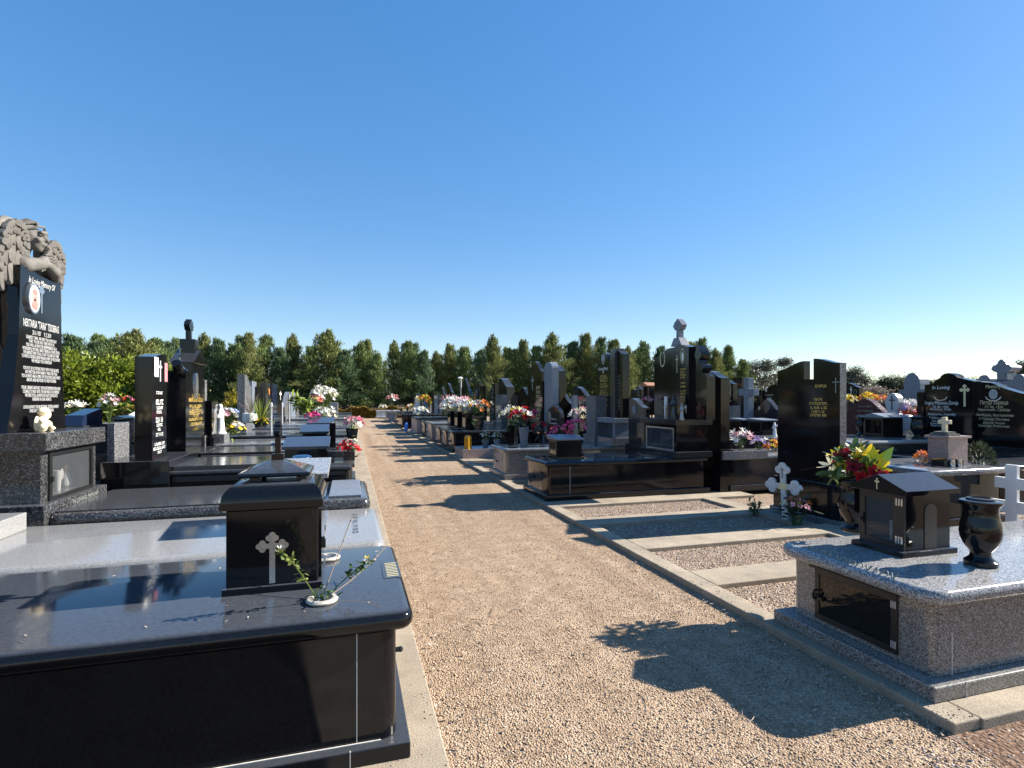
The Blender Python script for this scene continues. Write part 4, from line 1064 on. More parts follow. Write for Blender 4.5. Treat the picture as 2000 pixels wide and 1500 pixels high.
MB().prism(prof('ogee', yl - yr, zt - 1.285, .06), (SXF, yl, 1.285), ex, ey, .2).build('stele', 'black', t)
a, za = yz(1278, 690, 5.43); MB().prism(prof('high_right', a - yl + .02, za - 1.285 + .05, .14), (5.43, a, 1.285), ex, ey, .16).build('left_wing', 'black', t)
c_, zc = yz(1380, 735, 5.43); MB().prism([(0, 0), (yr - c_, 0), (yr - c_, zc - 1.285), (.5 * (yr - c_), zc - 1.285 + .12), (.45 * (yr - c_), zc - 1.2 + .2), (.6 * (yr - c_), zc - 1.285 + .42), (.3 * (yr - c_), zc - 1.285 + .52), (0, zc - 1.285 + .5)], (5.43, yr, 1.285), ex, ey, .16).build('right_wing', 'black', t)
sc = MB(); sc.prism(ellipse(.085, .085, 14), (5.42, yr - .16, zc + .36), ex, ey, .17); sc.prism(ellipse(.06, .06, 12), (5.415, yr - .25, zc + .14), ex, ey, .17); sc.build('scroll', 'black', t)
yc, zx = yz(1328, 622, SXF + .1)
cm = MB(); cm.prism([(-.16, 0), (.16, 0), (.13, .05), (.07, .14), (-.07, .14), (-.13, .05)], (SXF + .02, yc, zt - .01), ex, ey, .16); cm.prism(budded(.27, zx - zt - .12, .075, .64, .062), (SXF + .05, yc, zt + .12), ex, ey, .10); cm.build('top_cross', 'bluegrey', t, bevel=.004)
p = at_x(1294, 701, 5.43); m = MB(); ringplate(m, p, ex, ey, .085, .145, .02, .003, 26, 110, 430); m.build('wreath', 'palegold', t)
p = at_x(1333, 695, SXF); m = MB(); ringplate(m, p, ex, ey, .055, .13, .014, .003, 26); m.build('wreath', 'palegold', t)
p = at_x(1333, 697, SXF - .004); MB().prism(ellipse(.03, .075, 14), p, ex, ey, .004).build('portrait', 'silver', t)
p = at_x(1322, 728, SXF - .002); MB().prism(budded(.075, .3, .014, .76, .016), p, ex, ey, .004).build('cross', 'palegold', t)
m = MB()
for i, v in enumerate((721, 727, 732, 737, 748, 755, 764, 769, 775, 781, 786, 792, 797, 803)): m.glyphs(at_x(1334, v, SXF), ex, ey, .15, .03, i)
m.build('inscription', 'goldletter', t)
# things standing on its cap
def figure(label, p, h, mat, cat='statue', arms=True, wing=False):
    t = thing('statue', label, cat, p); k = h
    ch = [[(p + Vector((0, 0, .06 * k)), .14 * k), (p + Vector((0, 0, .45 * k)), .1 * k), (p + Vector((0, 0, .72 * k)), .11 * k)], [(p + Vector((0, 0, .8 * k)), .05 * k), (p + Vector((-.01 * k, 0, .9 * k)), .08 * k)]]
    if arms: ch += [[(p + Vector((0, s * .12 * k, .72 * k)), .045 * k), (p + Vector((-.06 * k, s * .15 * k, .55 * k)), .04 * k), (p + Vector((-.14 * k, s * .04 * k, .6 * k)), .03 * k)] for s in (-1, 1)]
    if wing: ch += [[(p + Vector((.1 * k, s * .08 * k, .7 * k)), .05 * k), (p + Vector((.14 * k, s * .22 * k, .85 * k)), .05 * k), (p + Vector((.14 * k, s * .2 * k, .4 * k)), .03 * k)] for s in (-1, 1)]
    skin_body('body', ch, mat, t, base=max(.006, k * .025))
    MB().lathe([(.17 * k, 0), (.17 * k, .06 * k)], p, 12).build('base', mat, t); return t
p = at_x(1317, 822, 5.24); p.z = 1.285; figure('tall robed bronze-dark statuette on the black monument cap', p, .43, 'blackgrey')
p = at_x(1332, 822, 5.2); p.z = 1.285; figure('small crouching silvery angel statuette beside the robed one on the black cap', p, .27, 'galv', wing=True)
p = at_x(1302, 820, 5.2); p.z = 1.285; figure('brown and white figurine on the black cap left of the robed statuette', p, .24, 'skin_brown', arms=False)
p = at_x(1301, 822, 5.35); p.z = 1.285; MB().lathe([(.035, 0), (.035, .38), (.03, .385)], p, 12).build('candle', 'whitestone', smooth=True, label='tall white candle standing on the black cap near the wreath', cat='candle')
p = at_x(1266, 822, 5.25); p.z = 1.285; octvase('small slim dark vase of pink flowers on left end of black monument cap', p, .045, .16); bouquet('pink and lilac flowers in the slim vase at the left end of the black cap', p + Vector((0, 0, .14)), .11, .16, ['palepink', 'lilac', 'magenta', 'palepink'], 9, 'daisy', .035, 'leafdark', 14, seed=22)
# on the slab
lp = at_z(1098, 884, .66)
t = house('black granite lantern house on the long black tomb beside pink flowers', 3.18, 3.60, 8.12, 8.5, .655, 1.03, 'black', 'bluegrey', .07, 'wedge')
op = at_z(1122, 889, .657); octvase('octagonal black stone vase holding pink roses on the long black tomb', op, .105, .31)
bouquet('bright pink roses in the octagonal vase on long black tomb', op + Vector((0, 0, .28)), .2, .19, ['pink', 'magenta', 'pink', 'palepink', 'pink'], 15, 'rose', .055, 'leaflight', 20, seed=31)
bouquet('row of pink roses behind the black lantern on long black tomb', Vector((3.5, 8.72, .66)), .22, .36, ['pink', 'magenta', 'pink', 'palepink'], 11, 'rose', .055, 'leafdark', 16, seed=33, dome=.5)

# granite tomb with two flower vases
t = tomb('speckled grey granite tomb with dark slab and black heart knob, roses standing on it', 2.86, 5.6, 10.1, 11.3, .66, 'pepper', 'midgran', plinth=.1, joint=[3.35])
end_door(t, 2.92, 10.45, 10.95, .2, .5, 'flat', 'pinkgran')
rt = tomb
box(5.15, 5.75, 10.1, 11.35, .66, .82).build('step', 'midgran', t, bevel=.004)
nb = MB(); nb.box(5.24, 5.66, 10.14, 10.24, .82, 1.13); nb.box(5.24, 5.66, 11.2, 11.3, .82, 1.13); nb.box(5.45, 5.66, 10.24, 11.2, .82, 1.13); nb.build('niche', 'bluegrey', t)
box(5.18, 5.75, 10.08, 11.36, 1.13, 1.23).build('cap', 'bluegrey', t, bevel=.004)
box(5.244, 5.25, 10.24, 11.2, .82, 1.13).build('pane', 'glass', t)
yl, zt = yz(1166, 692, 5.42); yr, _ = yz(1192, 690, 5.42)
s1 = MB().prism(prof('shoulder', yl - yr, zt - 1.23, .14), (5.42, yl, 1.23), ex, ey, .14).build('stele', 'black', t)
a, za = yz(1192, 682, 5.36); b, _ = yz(1201, 682, 5.36); MB().prism(prof('flat', a - b, za - 1.23), (5.36, a, 1.23), ex, ey, .22).build('column', 'darkgran', t)
a, za = yz(1201, 684, 5.42); b, _ = yz(1216, 684, 5.42); MB().prism(prof('high_left', a - b, za - 1.23, .1), (5.42, a, 1.23), ex, ey, .16).build('stele', 'black', t)
p = at_x(1178, 706, 5.42); m = MB(); ringplate(m, p + Vector((0, 0, .05)), ex, ey, .08, .11, .018, .003, 24, 110, 430); m.build('wreath', 'silver', t)
MB().prism(ellipse(.05, .075, 14), at_x(1178, 700, 5.415), ex, ey, .006).build('portrait', 'galv', t)
m = MB(); m.text('In Loving Memory', .105, at_x(1178, 723, 5.42), ex, ey, .001, shear=.3, sx=.62); m.text('of', .09, at_x(1178, 729, 5.42), ex, ey, .001, shear=.3); m.build('inscription', 'whiteletter', t)
m = MB()
for i, v in enumerate((734, 739, 744, 750, 754, 757, 763, 767, 771, 774, 781, 785, 788, 792)): m.glyphs(at_x(1179, v, 5.42), ex, ey, (.34, .4, .42, .36, .42, .3)[i % 6], .045 if i < 3 else .03, i + 50)
m.build('inscription', 'goldletter', t)
m = MB()
for i in range(11): m.glyphs(at_x(1209, 735 + i * 6.5, 5.42), ex, ey, .09, .05, i + 80)
m.build('inscription', 'greyletter', t)
p = at_x(1165, 812, 5.25); p.z = 1.23; t2 = thing('candle_lantern', 'small glowing-orange glass candle lantern on granite monument cap', 'lantern', p); MB().lathe([(.04, 0), (.05, .02), (.05, .1), (.035, .13), (.035, .16)], p, 12).build('body', 'candleorange', t2, smooth=True); MB().lathe([(.04, .16), (.03, .2), (.01, .21)], p, 12).build('lid', 'metalblack', t2, smooth=True)
v_ = at_z(976, 862, .66); octvase('square black vase holding white and yellow flowers on the speckled tomb', Vector((3.25, 10.85, .66)), .14, .42, seg=4)
bouquet('white and cream flowers in the square black vase', Vector((3.25, 10.85, 1.06)), .3, .2, ['cream', 'white', 'cream', 'yellow', 'white'], 18, 'lily', .07, 'leafgreen', 46, seed=41, leafL=.1)
octvase('slender grey stone vase holding red roses on the speckled tomb', Vector((3.35, 10.4, .66)), .1, .4, 'bluegrey', 14)
bouquet('red roses with white and magenta blooms above slender grey vase', Vector((3.35, 10.4, 1.04)), .27, .2, ['red', 'red', 'crimson', 'white', 'red', 'magenta', 'pink', 'white'], 18, 'rose', .075, 'leafdark', 40, seed=42)
bouquet('drooping dark red roses with bronze leaves right of the slender grey vase', Vector((3.7, 10.35, .67)), .2, .36, ['crimson', 'red', 'crimson'], 7, 'rose', .06, 'leafbronze', 34, seed=43, leafL=.14)

# red granite plinth with lantern, and the next tombs
t = thing('grave_plot', 'low reddish granite plot filled with white pebbles and small pots', 'grave', (4.2, 14.7, .05))
m = MB(); m.box(2.86, 5.6, 14.1, 14.3, .05, .3); m.box(2.86, 5.6, 15.15, 15.3, .05, .3); m.box(2.86, 3.05, 14.3, 15.15, .05, .3); m.build('border', 'pinkgran', t)
o = sheet('x', 3.05, 5.6, 14.3, 15.15, .28, 'whitestone'); o.name = 'pebble_fill'; del o['kind']; o.parent = t; o.location = -Vector((4.2, 14.7, .05))
yl_ = Vector((3.02, 14.25, .3)); t = thing('candle_lantern', 'amber yellow plastic candle lantern on the reddish plot border', 'lantern', yl_)
MB().lathe([(.11, 0), (.11, .04), (.1, .05), (.1, .3), (.08, .36), (.03, .37)], yl_, 4).build('body', 'yellowlamp', t); MB().box(2.95, 2.955, 14.2, 14.3, .38, .56).build('pane', 'candleorange', t)
for k, (x, y, mt) in enumerate(((3.55, 14.45, 'midgran'), (3.85, 14.35, 'bluegrey'))):
    octvase(('speckled square pot', 'grey square pot')[k] + ' of small white flowers on the pebbled reddish plot', Vector((x, y, .28)), .1, .26, mt, 4)
    bouquet(('white flowers with green leaves in speckled square pot on pebbles', 'white and pink flowers in the grey square pot on pebbles')[k], Vector((x, y, .52)), .15, .1, ['white', 'cream', 'palepink'], 9, 'lily', .045, 'leaflight', 30, seed=50 + k)
for k, (a, b) in enumerate(((15.75, 17.0), (17.05, 18.3), (18.35, 19.7))):
    t = tomb(('black tomb with bare end panel nearest of three joined black ones', 'middle tomb of the three joined black ones with arched end panel', 'farthest tomb of the three joined black ones along the path')[k], 2.87, 5.4, a, b, .7, 'black', 'blackgrey', plinth=.12, group='three joined black tombs')
    end_door(t, 2.93, a + .35, b - .35, .2, .5, 'arch', 'pinkgran' if k else 'blackgrey')
    house(('tall black lantern box nearest of the three on joined black tombs', 'middle tall black lantern box on joined black tombs', 'farthest tall black lantern box under white lilies')[k], 3.35, 3.8, a + .35, a + .9, .7, 1.24, 'black', 'blackgrey', .03, 'y', group='tall lantern boxes on the joined black tombs')
octvase('tapered dark octagonal planter in front of the tall lantern boxes', Vector((3.7, 15.98, .7)), .2, .46, 'blackgrey')
bouquet('orange and cream banksia-like flowers in the dark octagonal planter', Vector((3.7, 15.98, 1.12)), .42, .22, ['orange', 'cream', 'white', 'orange', 'yellow'], 20, 'lily', .1, 'leafgreen', 70, seed=61, leafL=.18)
bouquet('mass of white lilies on the farthest joined black tomb', Vector((3.5, 19.2, 1.2)), .42, .25, ['white', 'white', 'palepink', 'white'], 22, 'lily', .13, 'leaflight', 30, seed=62)
bouquet('white lilies with one pink bloom on the middle joined black tomb', Vector((3.6, 17.9, 1.2)), .36, .22, ['white', 'white', 'pink', 'white'], 18, 'lily', .12, 'leaflight', 30, seed=63)
bouquet('white and teal flowers behind the orange banksia bouquet', Vector((3.75, 16.9, 1.22)), .28, .15, ['white', 'cream', 'blue'], 12, 'lily', .09, 'leafgreen', 40, seed=64)
t = tomb('pale grey granite tomb with bright white slab, beyond the joined black tombs', 2.88, 5.4, 20.4, 22.2, .76, 'midgran', 'palegran'); end_door(t, 2.94, 20.9, 21.6, .2, .55, 'arch', 'pinkgran')
t = tomb('pinkish end-panelled tomb with white flowers draped over its corner', 2.88, 5.4, 25.2, 27.6, .8, 'pinkgran', 'blackgrey'); bouquet('white flowers with dark leaves draped over pinkish tomb corner', Vector((3.2, 26.3, .8)), .4, .2, ['white', 'white', 'cream'], 14, 'lily', .12, 'leafdark', 40, seed=71)
tomb('narrow black tomb between the pale granite and pinkish tombs', 2.95, 5.4, 22.9, 24.6, .72, 'black')
MB().lathe([(.06, 0), (.09, .1), (.09, .35), (.05, .45)], (2.75, 28.2, 0), 10).build('bottle', 'blueplastic', smooth=True, label='blue plastic bottle standing on gravel beside pinkish tomb', cat='bottle')
tomb('broad navy black tomb with plain sides far along the right kerb', 2.75, 5.6, 31, 37, .8, 'black')
tomb('pale tomb with open sides far along the right kerb', 2.65, 4.6, 41, 44.5, .75, 'palegran', 'midgran')
tomb('white block tomb at the far right end of the gravel path', 2.2, 4.4, 50.5, 54, .72, 'whitestone', 'whitestone')
bouquet('salmon and pink flowers in tall white vase on navy black tomb', Vector((2.95, 40.5, .8)), .42, .9, ['salmon', 'palepink', 'salmon', 'white'], 16, 'lily', .16, 'leafgreen', 20, seed=72)
bouquet('orange and white flowers low on the navy black tomb', Vector((3.5, 33, .8)), .35, .3, ['orange', 'white', 'yellow'], 12, 'lily', .14, 'leafgreen', 16, seed=73)
bouquet('yellow flowers rising behind the navy black tomb', Vector((4.3, 33.5, .8)), .5, .7, ['yellow', 'orange', 'yellow'], 16, 'lily', .15, 'leafgreen', 40, seed=74)
bouquet('small cream flowers on the white block tomb at path end', Vector((2.9, 51, .72)), .4, .2, ['cream', 'white'], 12, 'lily', .14, 'leaflight', 20, seed=75)
bouquet('white flowers in glass beside black headstones far right of path', Vector((4.6, 27.2, .85)), .3, .35, ['white'], 9, 'lily', .13, 'leafgreen', 14, seed=76)

# headstones of the right-hand row
st_ = [
 ((1228, 1258, 778, 868, 5.5, 'high_left', 'blackgrey'), 'low black headstone with white sloping top edge between the two tallest monuments', dict(oval=(.12, -.1, .75, 'bluegrey'))),
 ((1121, 1151, 755, 850, 5.75, 'high_left', 'black'), 'broad black headstone with sloping shoulder, faded bouquet in front, left of granite pillar', {}),
 ((1090, 1116, 768, 850, 5.75, 'high_left', 'black'), 'plain black headstone with lower sloping shoulder behind pink roses', {}),
 ((1145, 1163, 773, 848, 5.15, 'flat', 'midgran'), 'square speckled granite pillar beside the gold lettered monument', dict(name='granite_pillar', cat='pillar', th=.3)),
 ((1116, 1121, 772, 850, 5.3, 'flat', 'bluegrey'), 'thin grey granite post left of the faded bouquet', dict(name='granite_post', cat='pillar', th=.1)),
 ((1063, 1078, 707, 848, 5.35, 'arch', 'bluegrey'), 'tall blue-grey polished stele with rounded top facing the path', dict(th=.2)),
 ((1075, 1089, 713, 848, 5.55, 'high_left', 'black'), 'tall dark stele joined behind the rounded blue-grey one', dict(th=.25)),
 ((1044, 1059, 745, 846, 5.3, 'flat', 'black'), 'black stele with one column of large vertical lettering', dict(vertical=('palegold', 9), th=.12)),
 ((1031, 1058, 706, 846, 5.65, 'ogee', 'black'), 'tall black headstone with rounded bell top behind vertical lettering', dict(cross=('l', .2, .2, -.15, .6, 'greyletter'))),
 ((1068, 1095, 793, 850, 4.9, 'arch', 'blackgrey'), 'low arched black plaque with portrait and pink rose', dict(oval=(.12, -.3, .6, 'silver'), insc=('whiteletter', lines(4, .55, .1, .6, .03)), th=.1)),
 ((1012, 1030, 757, 838, 5.6, 'ogee', 'black'), 'narrow black headstone with small white cap left of bell topped one', dict(insc=('greyletter', lines(5)))),
 ((992, 1012, 765, 838, 5.5, 'high_right', 'black'), 'black headstone with stepped right shoulder and pale lettering', dict(insc=('greyletter', lines(6)))),
 ((974, 990, 738, 832, 5.8, 'high_left', 'blackgrey'), 'tall charcoal headstone with pale sloping top, above speckled pillar', dict(th=.3)),
 ((968, 979, 771, 832, 5.2, 'flat', 'midgran'), 'short speckled granite pillar with white cap', dict(name='granite_pillar', cat='pillar', th=.25)),
 ((956, 967, 750, 832, 5.4, 'high_right', 'black'), 'slim black stele with vertical lettering beside the short speckled pillar', dict(vertical=('greyletter', 8))),
 ((936, 945, 754, 824, 5.6, 'flat', 'black'), 'narrow flat topped black stele above orange banksia flowers', {}),
 ((925, 937, 746, 824, 5.8, 'flat', 'blackgrey'), 'flat topped charcoal headstone behind orange banksia flowers', dict(oval=(.12, 0, .7, 'galv'))),
 ((912, 921, 760, 822, 5.5, 'high_left', 'black'), 'small black headstone with pale sloping top left of the charcoal one', {}),
 ((901, 914, 738, 820, 5.9, 'peak', 'black'), 'tall greenish black headstone right of the white lamp pole', {}),
 ((872, 883, 748, 816, 5.7, 'high_left', 'black'), 'tall black headstone with thin light edge far along the right row', {}),
 ((884, 890, 771, 816, 5.5, 'arch', 'midgran'), 'little round topped grey stone under the white lamp pole', dict(oval=(.25, 0, .6, 'galv'))),
 ((858, 868, 756, 812, 5.9, 'ogee', 'blackgrey'), 'dark bell topped headstone far back above white lilies', {}),
 ((848, 855, 770, 810, 5.6, 'flat', 'midgran'), 'slim pale stele far back above the white lilies', {}),
 ((836, 846, 764, 808, 5.8, 'flat', 'black'), 'flat dark headstone far back left of slim pale stele', {}),
 ((823, 832, 783, 808, 5.4, 'arch', 'bluegrey'), 'small rounded grey stone far back on the right row', {}),
 ((811, 820, 768, 806, 5.7, 'ogee', 'black'), 'dark headstone behind a small white obelisk far back', {}),
 ((797, 806, 774, 806, 5.9, 'flat', 'black'), 'dark square headstone far back near the path end', {}),
]
for (uL, uR, vT, vB, X, kd, mt), lab, kw in st_: stone(lab, uL, uR, vT, vB, X, kd, mt, **kw)
def obelisk(label, u, vT, vB, X, w, mat, name='obelisk', top='point'):
    p = at_x(u, vB, X); zt = at_x(u, vT, X).z; t = thing(name, label, 'obelisk', (p.x, p.y, 0))
    m = MB(); rect_rings(m, [(p.x - w, p.x + w, p.y - w, p.y + w, p.z), (p.x - w * .6, p.x + w * .6, p.y - w * .6, p.y + w * .6, zt - w), (p.x - .01, p.x + .01, p.y - .01, p.y + .01, zt)]); m.build('shaft', mat, t)
    box(p.x - w * 1.6, p.x + w * 1.6, p.y - w * 1.6, p.y + w * 1.6, 0, p.z).build('base', mat, t)
obelisk('small white obelisk standing far back among the dark stones', 814.5, 772, 793, 4.9, .2, 'whitestone')
def pole(label, u, vT, X, r, mat, lamp=True, name='lamp_post'):
    p = at_x(u, 800, X); zt = at_x(u, vT, X).z; t = thing(name, label, 'lamp post', (p.x, p.y, 0))
    MB().lathe([(r * 1.6, 0), (r * 1.6, .3), (r, .34), (r, zt - .1)], (p.x, p.y, 0), 10).build('pole', mat, t, smooth=True)
    if lamp: MB().ball((p.x - .05, p.y - .05, zt - .08), .11 if r > .04 else .07, 1.5, 1.2, .7, 10).build('lamp', 'lampwhite', t, smooth=True)
pole('tall pale lamp pole with white head right of the path', 900, 736, 6.6, .055, 'galv')
pole('short white bollard light on dark tomb near the path end', 764.5, 777, 4.2, .05, 'whitestone', True)
pole('thin pale pole far back in front of the tree trunks', 873, 760, 7.2, .06, 'galv', False, 'thin_pole')

# more rows behind (right)
kst = [
 ((1231, 1240, 760, 800, 10.5, 'arch', 'black'), 'small black stone with white etched emblem left of the red roofed shrine', dict(wreath=(.3, 0, .7, 'silver'), insc=('greyletter', lines(2, .35, .2)))),
 ((1243, 1252, 755, 800, 10.2, 'high_left', 'black'), 'slim black stone leaning beside the red roofed shrine', dict(vertical=('silver', 6))),
 ((1218, 1223, 758, 800, 10.0, 'flat', 'whitestone'), 'slim white stone post right of the gold lettered monument', dict(name='stone_post', cat='pillar')),
 ((1417, 1432, 743, 792, 9.8, 'high_left', 'black'), 'black headstone with white knob and pale column of text', dict(vertical=('palegold', 9), base_mat='midgran')),
 ((1434, 1448, 757, 800, 10.6, 'flat', 'blackgrey'), 'charcoal headstone with dim etched portrait behind granite cross', dict(oval=(.2, -.1, .8, 'bluegrey'))),
 ((1431, 1449, 738, 790, 11.5, 'flat', 'black'), 'large black flat topped headstone behind the grey granite cross', {}),
 ((1462, 1480, 762, 785, 10.8, 'flat', 'black'), 'black headstone filled with slanting gold lettering right of granite cross', dict(insc=('goldletter', lines(6, .85, .15, .8, .06)))),
 ((1488, 1518, 751, 792, 11.8, 'high_right', 'black'), 'black headstone with round white emblem left of the notched double stone', dict(oval=(.08, -.2, .75, 'silver'), insc=('silver', [(.5, .5, .05), (.35, .4, .05), (.2, .55, .06)]))),
 ((1475, 1519, 780, 815, 9.7, 'ogee', 'blackgrey'), 'wide low dark headstone with bell top and two oval portraits', dict(oval=(.05, -.3, .5, 'silver'), r=.25)),
 ((1652, 1678, 748, 783, 13.0, 'high_left', 'black'), 'black headstone with white cross behind the red granite one', dict(cross=('l', .2, .5, -.1, .3, 'whiteletter'), wreath=(.12, .2, .5, 'silver'))),
 ((1646, 1737, 779, 838, 11.6, 'ogee', 'redgran'), 'wide red granite headstone with wavy top', dict(r=.35, insc=('greyletter', [(.75, .3, .04), (.6, .35, .04), (.45, .3, .04)]), oval=(.02, .28, .72, 'silver'), th=.18)),
 ((1755, 1808, 728, 812, 14.5, 'shoulder', 'bluegrey'), 'tall pale grey stone monument with three panels and pointed centre', dict(r=.3, th=.35)),
]
for (uL, uR, vT, vB, X, kd, mt), lab, kw in kst: stone(lab, uL, uR, vT, vB, X, kd, mt, **kw)
# grey granite cross
p = at_x(1457, 838, 9.3); zt = at_x(1457, 738, 9.3).z; d_ = at_x(1443, 765, 9.3).y - at_x(1472, 765, 9.3).y
t = thing('granite_cross', 'tall grey speckled granite cross standing on black tomb', 'cross', (9.3, p.y, 0))
MB().prism(latin(d_, zt - p.z, d_ * .32, .72), (9.3, p.y, p.z), ex, ey, .16).build('cross', 'bluegrey', t, bevel=.006)
box(9.2, 9.7, p.y - .25, p.y + .25, 0, p.z).build('base', 'blackgrey', t)
# red-roofed shrine
p = at_x(1261, 790, 9.6); zt = at_x(1261, 748, 9.6).z
t = thing('wayside_shrine', 'small wooden shrine on red posts with brown sloping roof', 'shrine', (9.6, p.y, 0))
for sy in (-.14, .14):
    for sx_ in (0, .3): box(9.6 + sx_, 9.64 + sx_, p.y + sy - .02, p.y + sy + .02, 0, zt - .1).build('post', 'redgran', t)
MB().prism([(-.28, 0), (.28, 0), (.28, .03), (0, .14), (-.28, .03)], (9.5, p.y, zt - .12), ex, ey, .55).build('roof', 'terracotta', t)
box(9.62, 9.9, p.y - .12, p.y + .12, p.z - .35, zt - .12).build('cabinet', 'black', t)
# lower graves behind the tall monument, right
tomb('black tomb back to back with the tallest monument, pale sunlit slab', 6.15, 8.9, 7.72, 8.85, .66, 'blackgrey', 'midgran', plinth=.1)
m = stone('tall plain black slab seen from behind, right of the tallest monument', 1377, 1408, 724, 876, 6.02, 'high_left', 'black', th=.17)
box(6.0, 6.9, 7.70, 7.76, .60, .74).build('granite_block', 'midgran', label='grey granite block at the foot of plain black slab', cat='block', bevel=.004)
tomb('dark stepped tomb carrying the grey granite cross', 8.4, 10.6, 10.2, 11.4, .80, 'blackgrey', 'black')
tomb('dark tomb with light slab edge carrying the two roofed lanterns', 8.2, 10.4, 9.0, 10.1, .84, 'blackgrey', 'midgran')
p = at_x(1445, 838, 8.9); p2 = at_x(1497, 838, 8.9)
house('black lantern house with pale flat roof in front of the granite cross', 8.8, 9.2, p.y - .2, p.y + .25, .8, 1.18, 'black', 'bluegrey', .05, 'wedge')
house('black lantern house with pale roof left of the notched double stone', 8.6, 9.0, p2.y - .22, p2.y + .22, .84, 1.2, 'black', 'bluegrey', .05, 'wedge')
p = at_x(1513, 838, 8.7); p.z = .84; figure('small white angel figurine beside the pale roofed lantern', p, .3, 'whitestone', wing=True)
fl = at_z(1440, 868, .66)
bouquet('white and pink lilies on the pale sunlit slab', Vector((7.0, 8.5, .66)), .22, .22, ['white', 'palepink', 'white'], 10, 'lily', .09, 'leafgreen', 18, seed=81)
bouquet('lilac flowers between the white lilies and orange ones', Vector((7.25, 8.3, .66)), .15, .12, ['lilac', 'lilac', 'white'], 8, 'lily', .07, 'leafgreen', 10, seed=82)
bouquet('orange flowers lying at right end of pale sunlit slab', Vector((7.5, 8.2, .66)), .2, .07, ['orange', 'yellow', 'orange'], 12, 'lily', .06, 'leafbronze', 14, seed=83)
bouquet('faded dry bouquet leaning on broad black headstone', at_x(1137, 842, 5.3), .28, .36, ['palepink', 'cream', 'white'], 12, 'lily', .09, 'drytwig', 20, seed=84)
# tomb with pink granite box
c1 = at_z(1964, 912, .77); XR = c1.x
t = tomb('dark tomb with broad sunlit slab carrying pink granite box', 6.5, XR + .02, c1.y - .03, c1.y + 1.2, .77, 'black', 'midgran', plinth=.12)
pb = at_z(1852, 909, .77); pr_ = at_z(1892, 909, .77)
w2 = abs(at_x(1815, 880, pb.x).y - at_x(1855, 880, pb.x).y)
X0 = pb.x; PB = thing('granite_box', 'pink granite box tabernacle with pale top plate on the dark tomb', 'tabernacle', (X0 + .2, pb.y + .2, .77))
zt = at_x(1853, 852, X0).z; wx = at_y(1890, 880, pb.y).x
box(X0, wx, pb.y, pb.y + w2, .772, zt - .03).build('body', 'pinkgran', PB, bevel=.003)
box(X0 - .03, wx + .03, pb.y - .03, pb.y + w2 + .03, zt - .03, zt).build('top_plate', 'pinkgran', PB, bevel=.003)
box(X0 + .02, wx + .04, pb.y - .02, pb.y + w2 + .02, .7705, .782).build('base', 'palegran', PB)
cc = Vector((X0 + .12, pb.y + w2 * .5, zt)); CR = thing('stone_cross', 'small cream stone cross on stepped base standing on pink granite box', 'cross', cc)
m = MB(); m.box(cc.x - .1, cc.x + .1, cc.y - .12, cc.y + .12, zt, zt + .025); m.box(cc.x - .075, cc.x + .075, cc.y - .09, cc.y + .09, zt + .025, zt + .05); m.build('steps', 'sandstone', CR)
MB().prism(latin(.15, .19, .05, .66), (cc.x - .02, cc.y, zt + .05), ex, ey, .045).build('cross', 'cream', CR, bevel=.004)
q = at_z(1858, 911, .772); t = thing('candle_tray', 'open wooden box holding glass candles in front of pink granite box', 'box', q)
m = MB(); m.box(q.x - .16, q.x + .17, q.y - .03, q.y - .02, .773, .85); m.box(q.x - .16, q.x + .17, q.y + .12, q.y + .13, .773, .85); m.box(q.x - .16, q.x - .15, q.y - .02, q.y + .12, .773, .85); m.box(q.x + .16, q.x + .17, q.y - .02, q.y + .12, .773, .85); m.build('tray', 'metalblack', t)
m = MB(); m.box(q.x - .16, q.x + .17, q.y + .118, q.y + .132, .85, .866); m.box(q.x + .155, q.x + .172, q.y - .03, q.y + .13, .85, .86); m.build('rim', 'candleorange', t)
for k in (-.06, .06): MB().lathe([(.028, 0), (.032, .03), (.03, .09), (.026, .095)], (q.x + k, q.y - .05, .773), 12).build('candle_glass', 'chrome', t, smooth=True)
q = at_z(1832, 908, .772); MB().lathe([(.035, 0), (.045, .03), (.04, .075), (.03, .08)], q, 12).build('candle', 'candlered', smooth=True, label='red plastic candle left of the wooden candle box', cat='candle')
bouquet('dried orange flowers lying left of pink granite box', at_z(1803, 903, .772), .09, .06, ['orange', 'salmon', 'orange'], 9, 'lily', .05, 'drytwig', 10, seed=91)
weedp = at_z(1912, 915, .5)
tb_ = at_x(1912, 880, 8.05); TBX, TBY = tb_.x, tb_.y
T = thing('topiary_bush', 'small rounded dark green conifer bush right of pink granite box', 'bush', Vector((TBX, TBY, 0)))
def crown(center, rad, n, L, W, seed, up=.3):
    rr = random.Random(seed); m = MB(); c = Vector(center)
    for _ in range(n):
        a = rr.random() * 6.283; z = rr.uniform(-1, 1); q = math.sqrt(1 - z * z); k = rr.uniform(.72, 1.04)
        d = Vector((q * math.cos(a), q * math.sin(a), z)); p = c + Vector((d.x * rad[0], d.y * rad[1], d.z * rad[2])) * k
        petal(m, p, (d + Vector((0, 0, up))).normalized(), Vector((rr.gauss(0, .6), rr.gauss(0, .6), 1)).normalized(), L * rr.uniform(.6, 1.3), W, rr.uniform(-.3, .3), rr)
    return m
crown((TBX, TBY, .72), (.17, .17, .30), 1300, .05, .014, 5).build('foliage', 'darktree', T)
MB().tube([(TBX, TBY, 0), (TBX, TBY, .5)], .04, 6).build('trunk', 'bark', T)
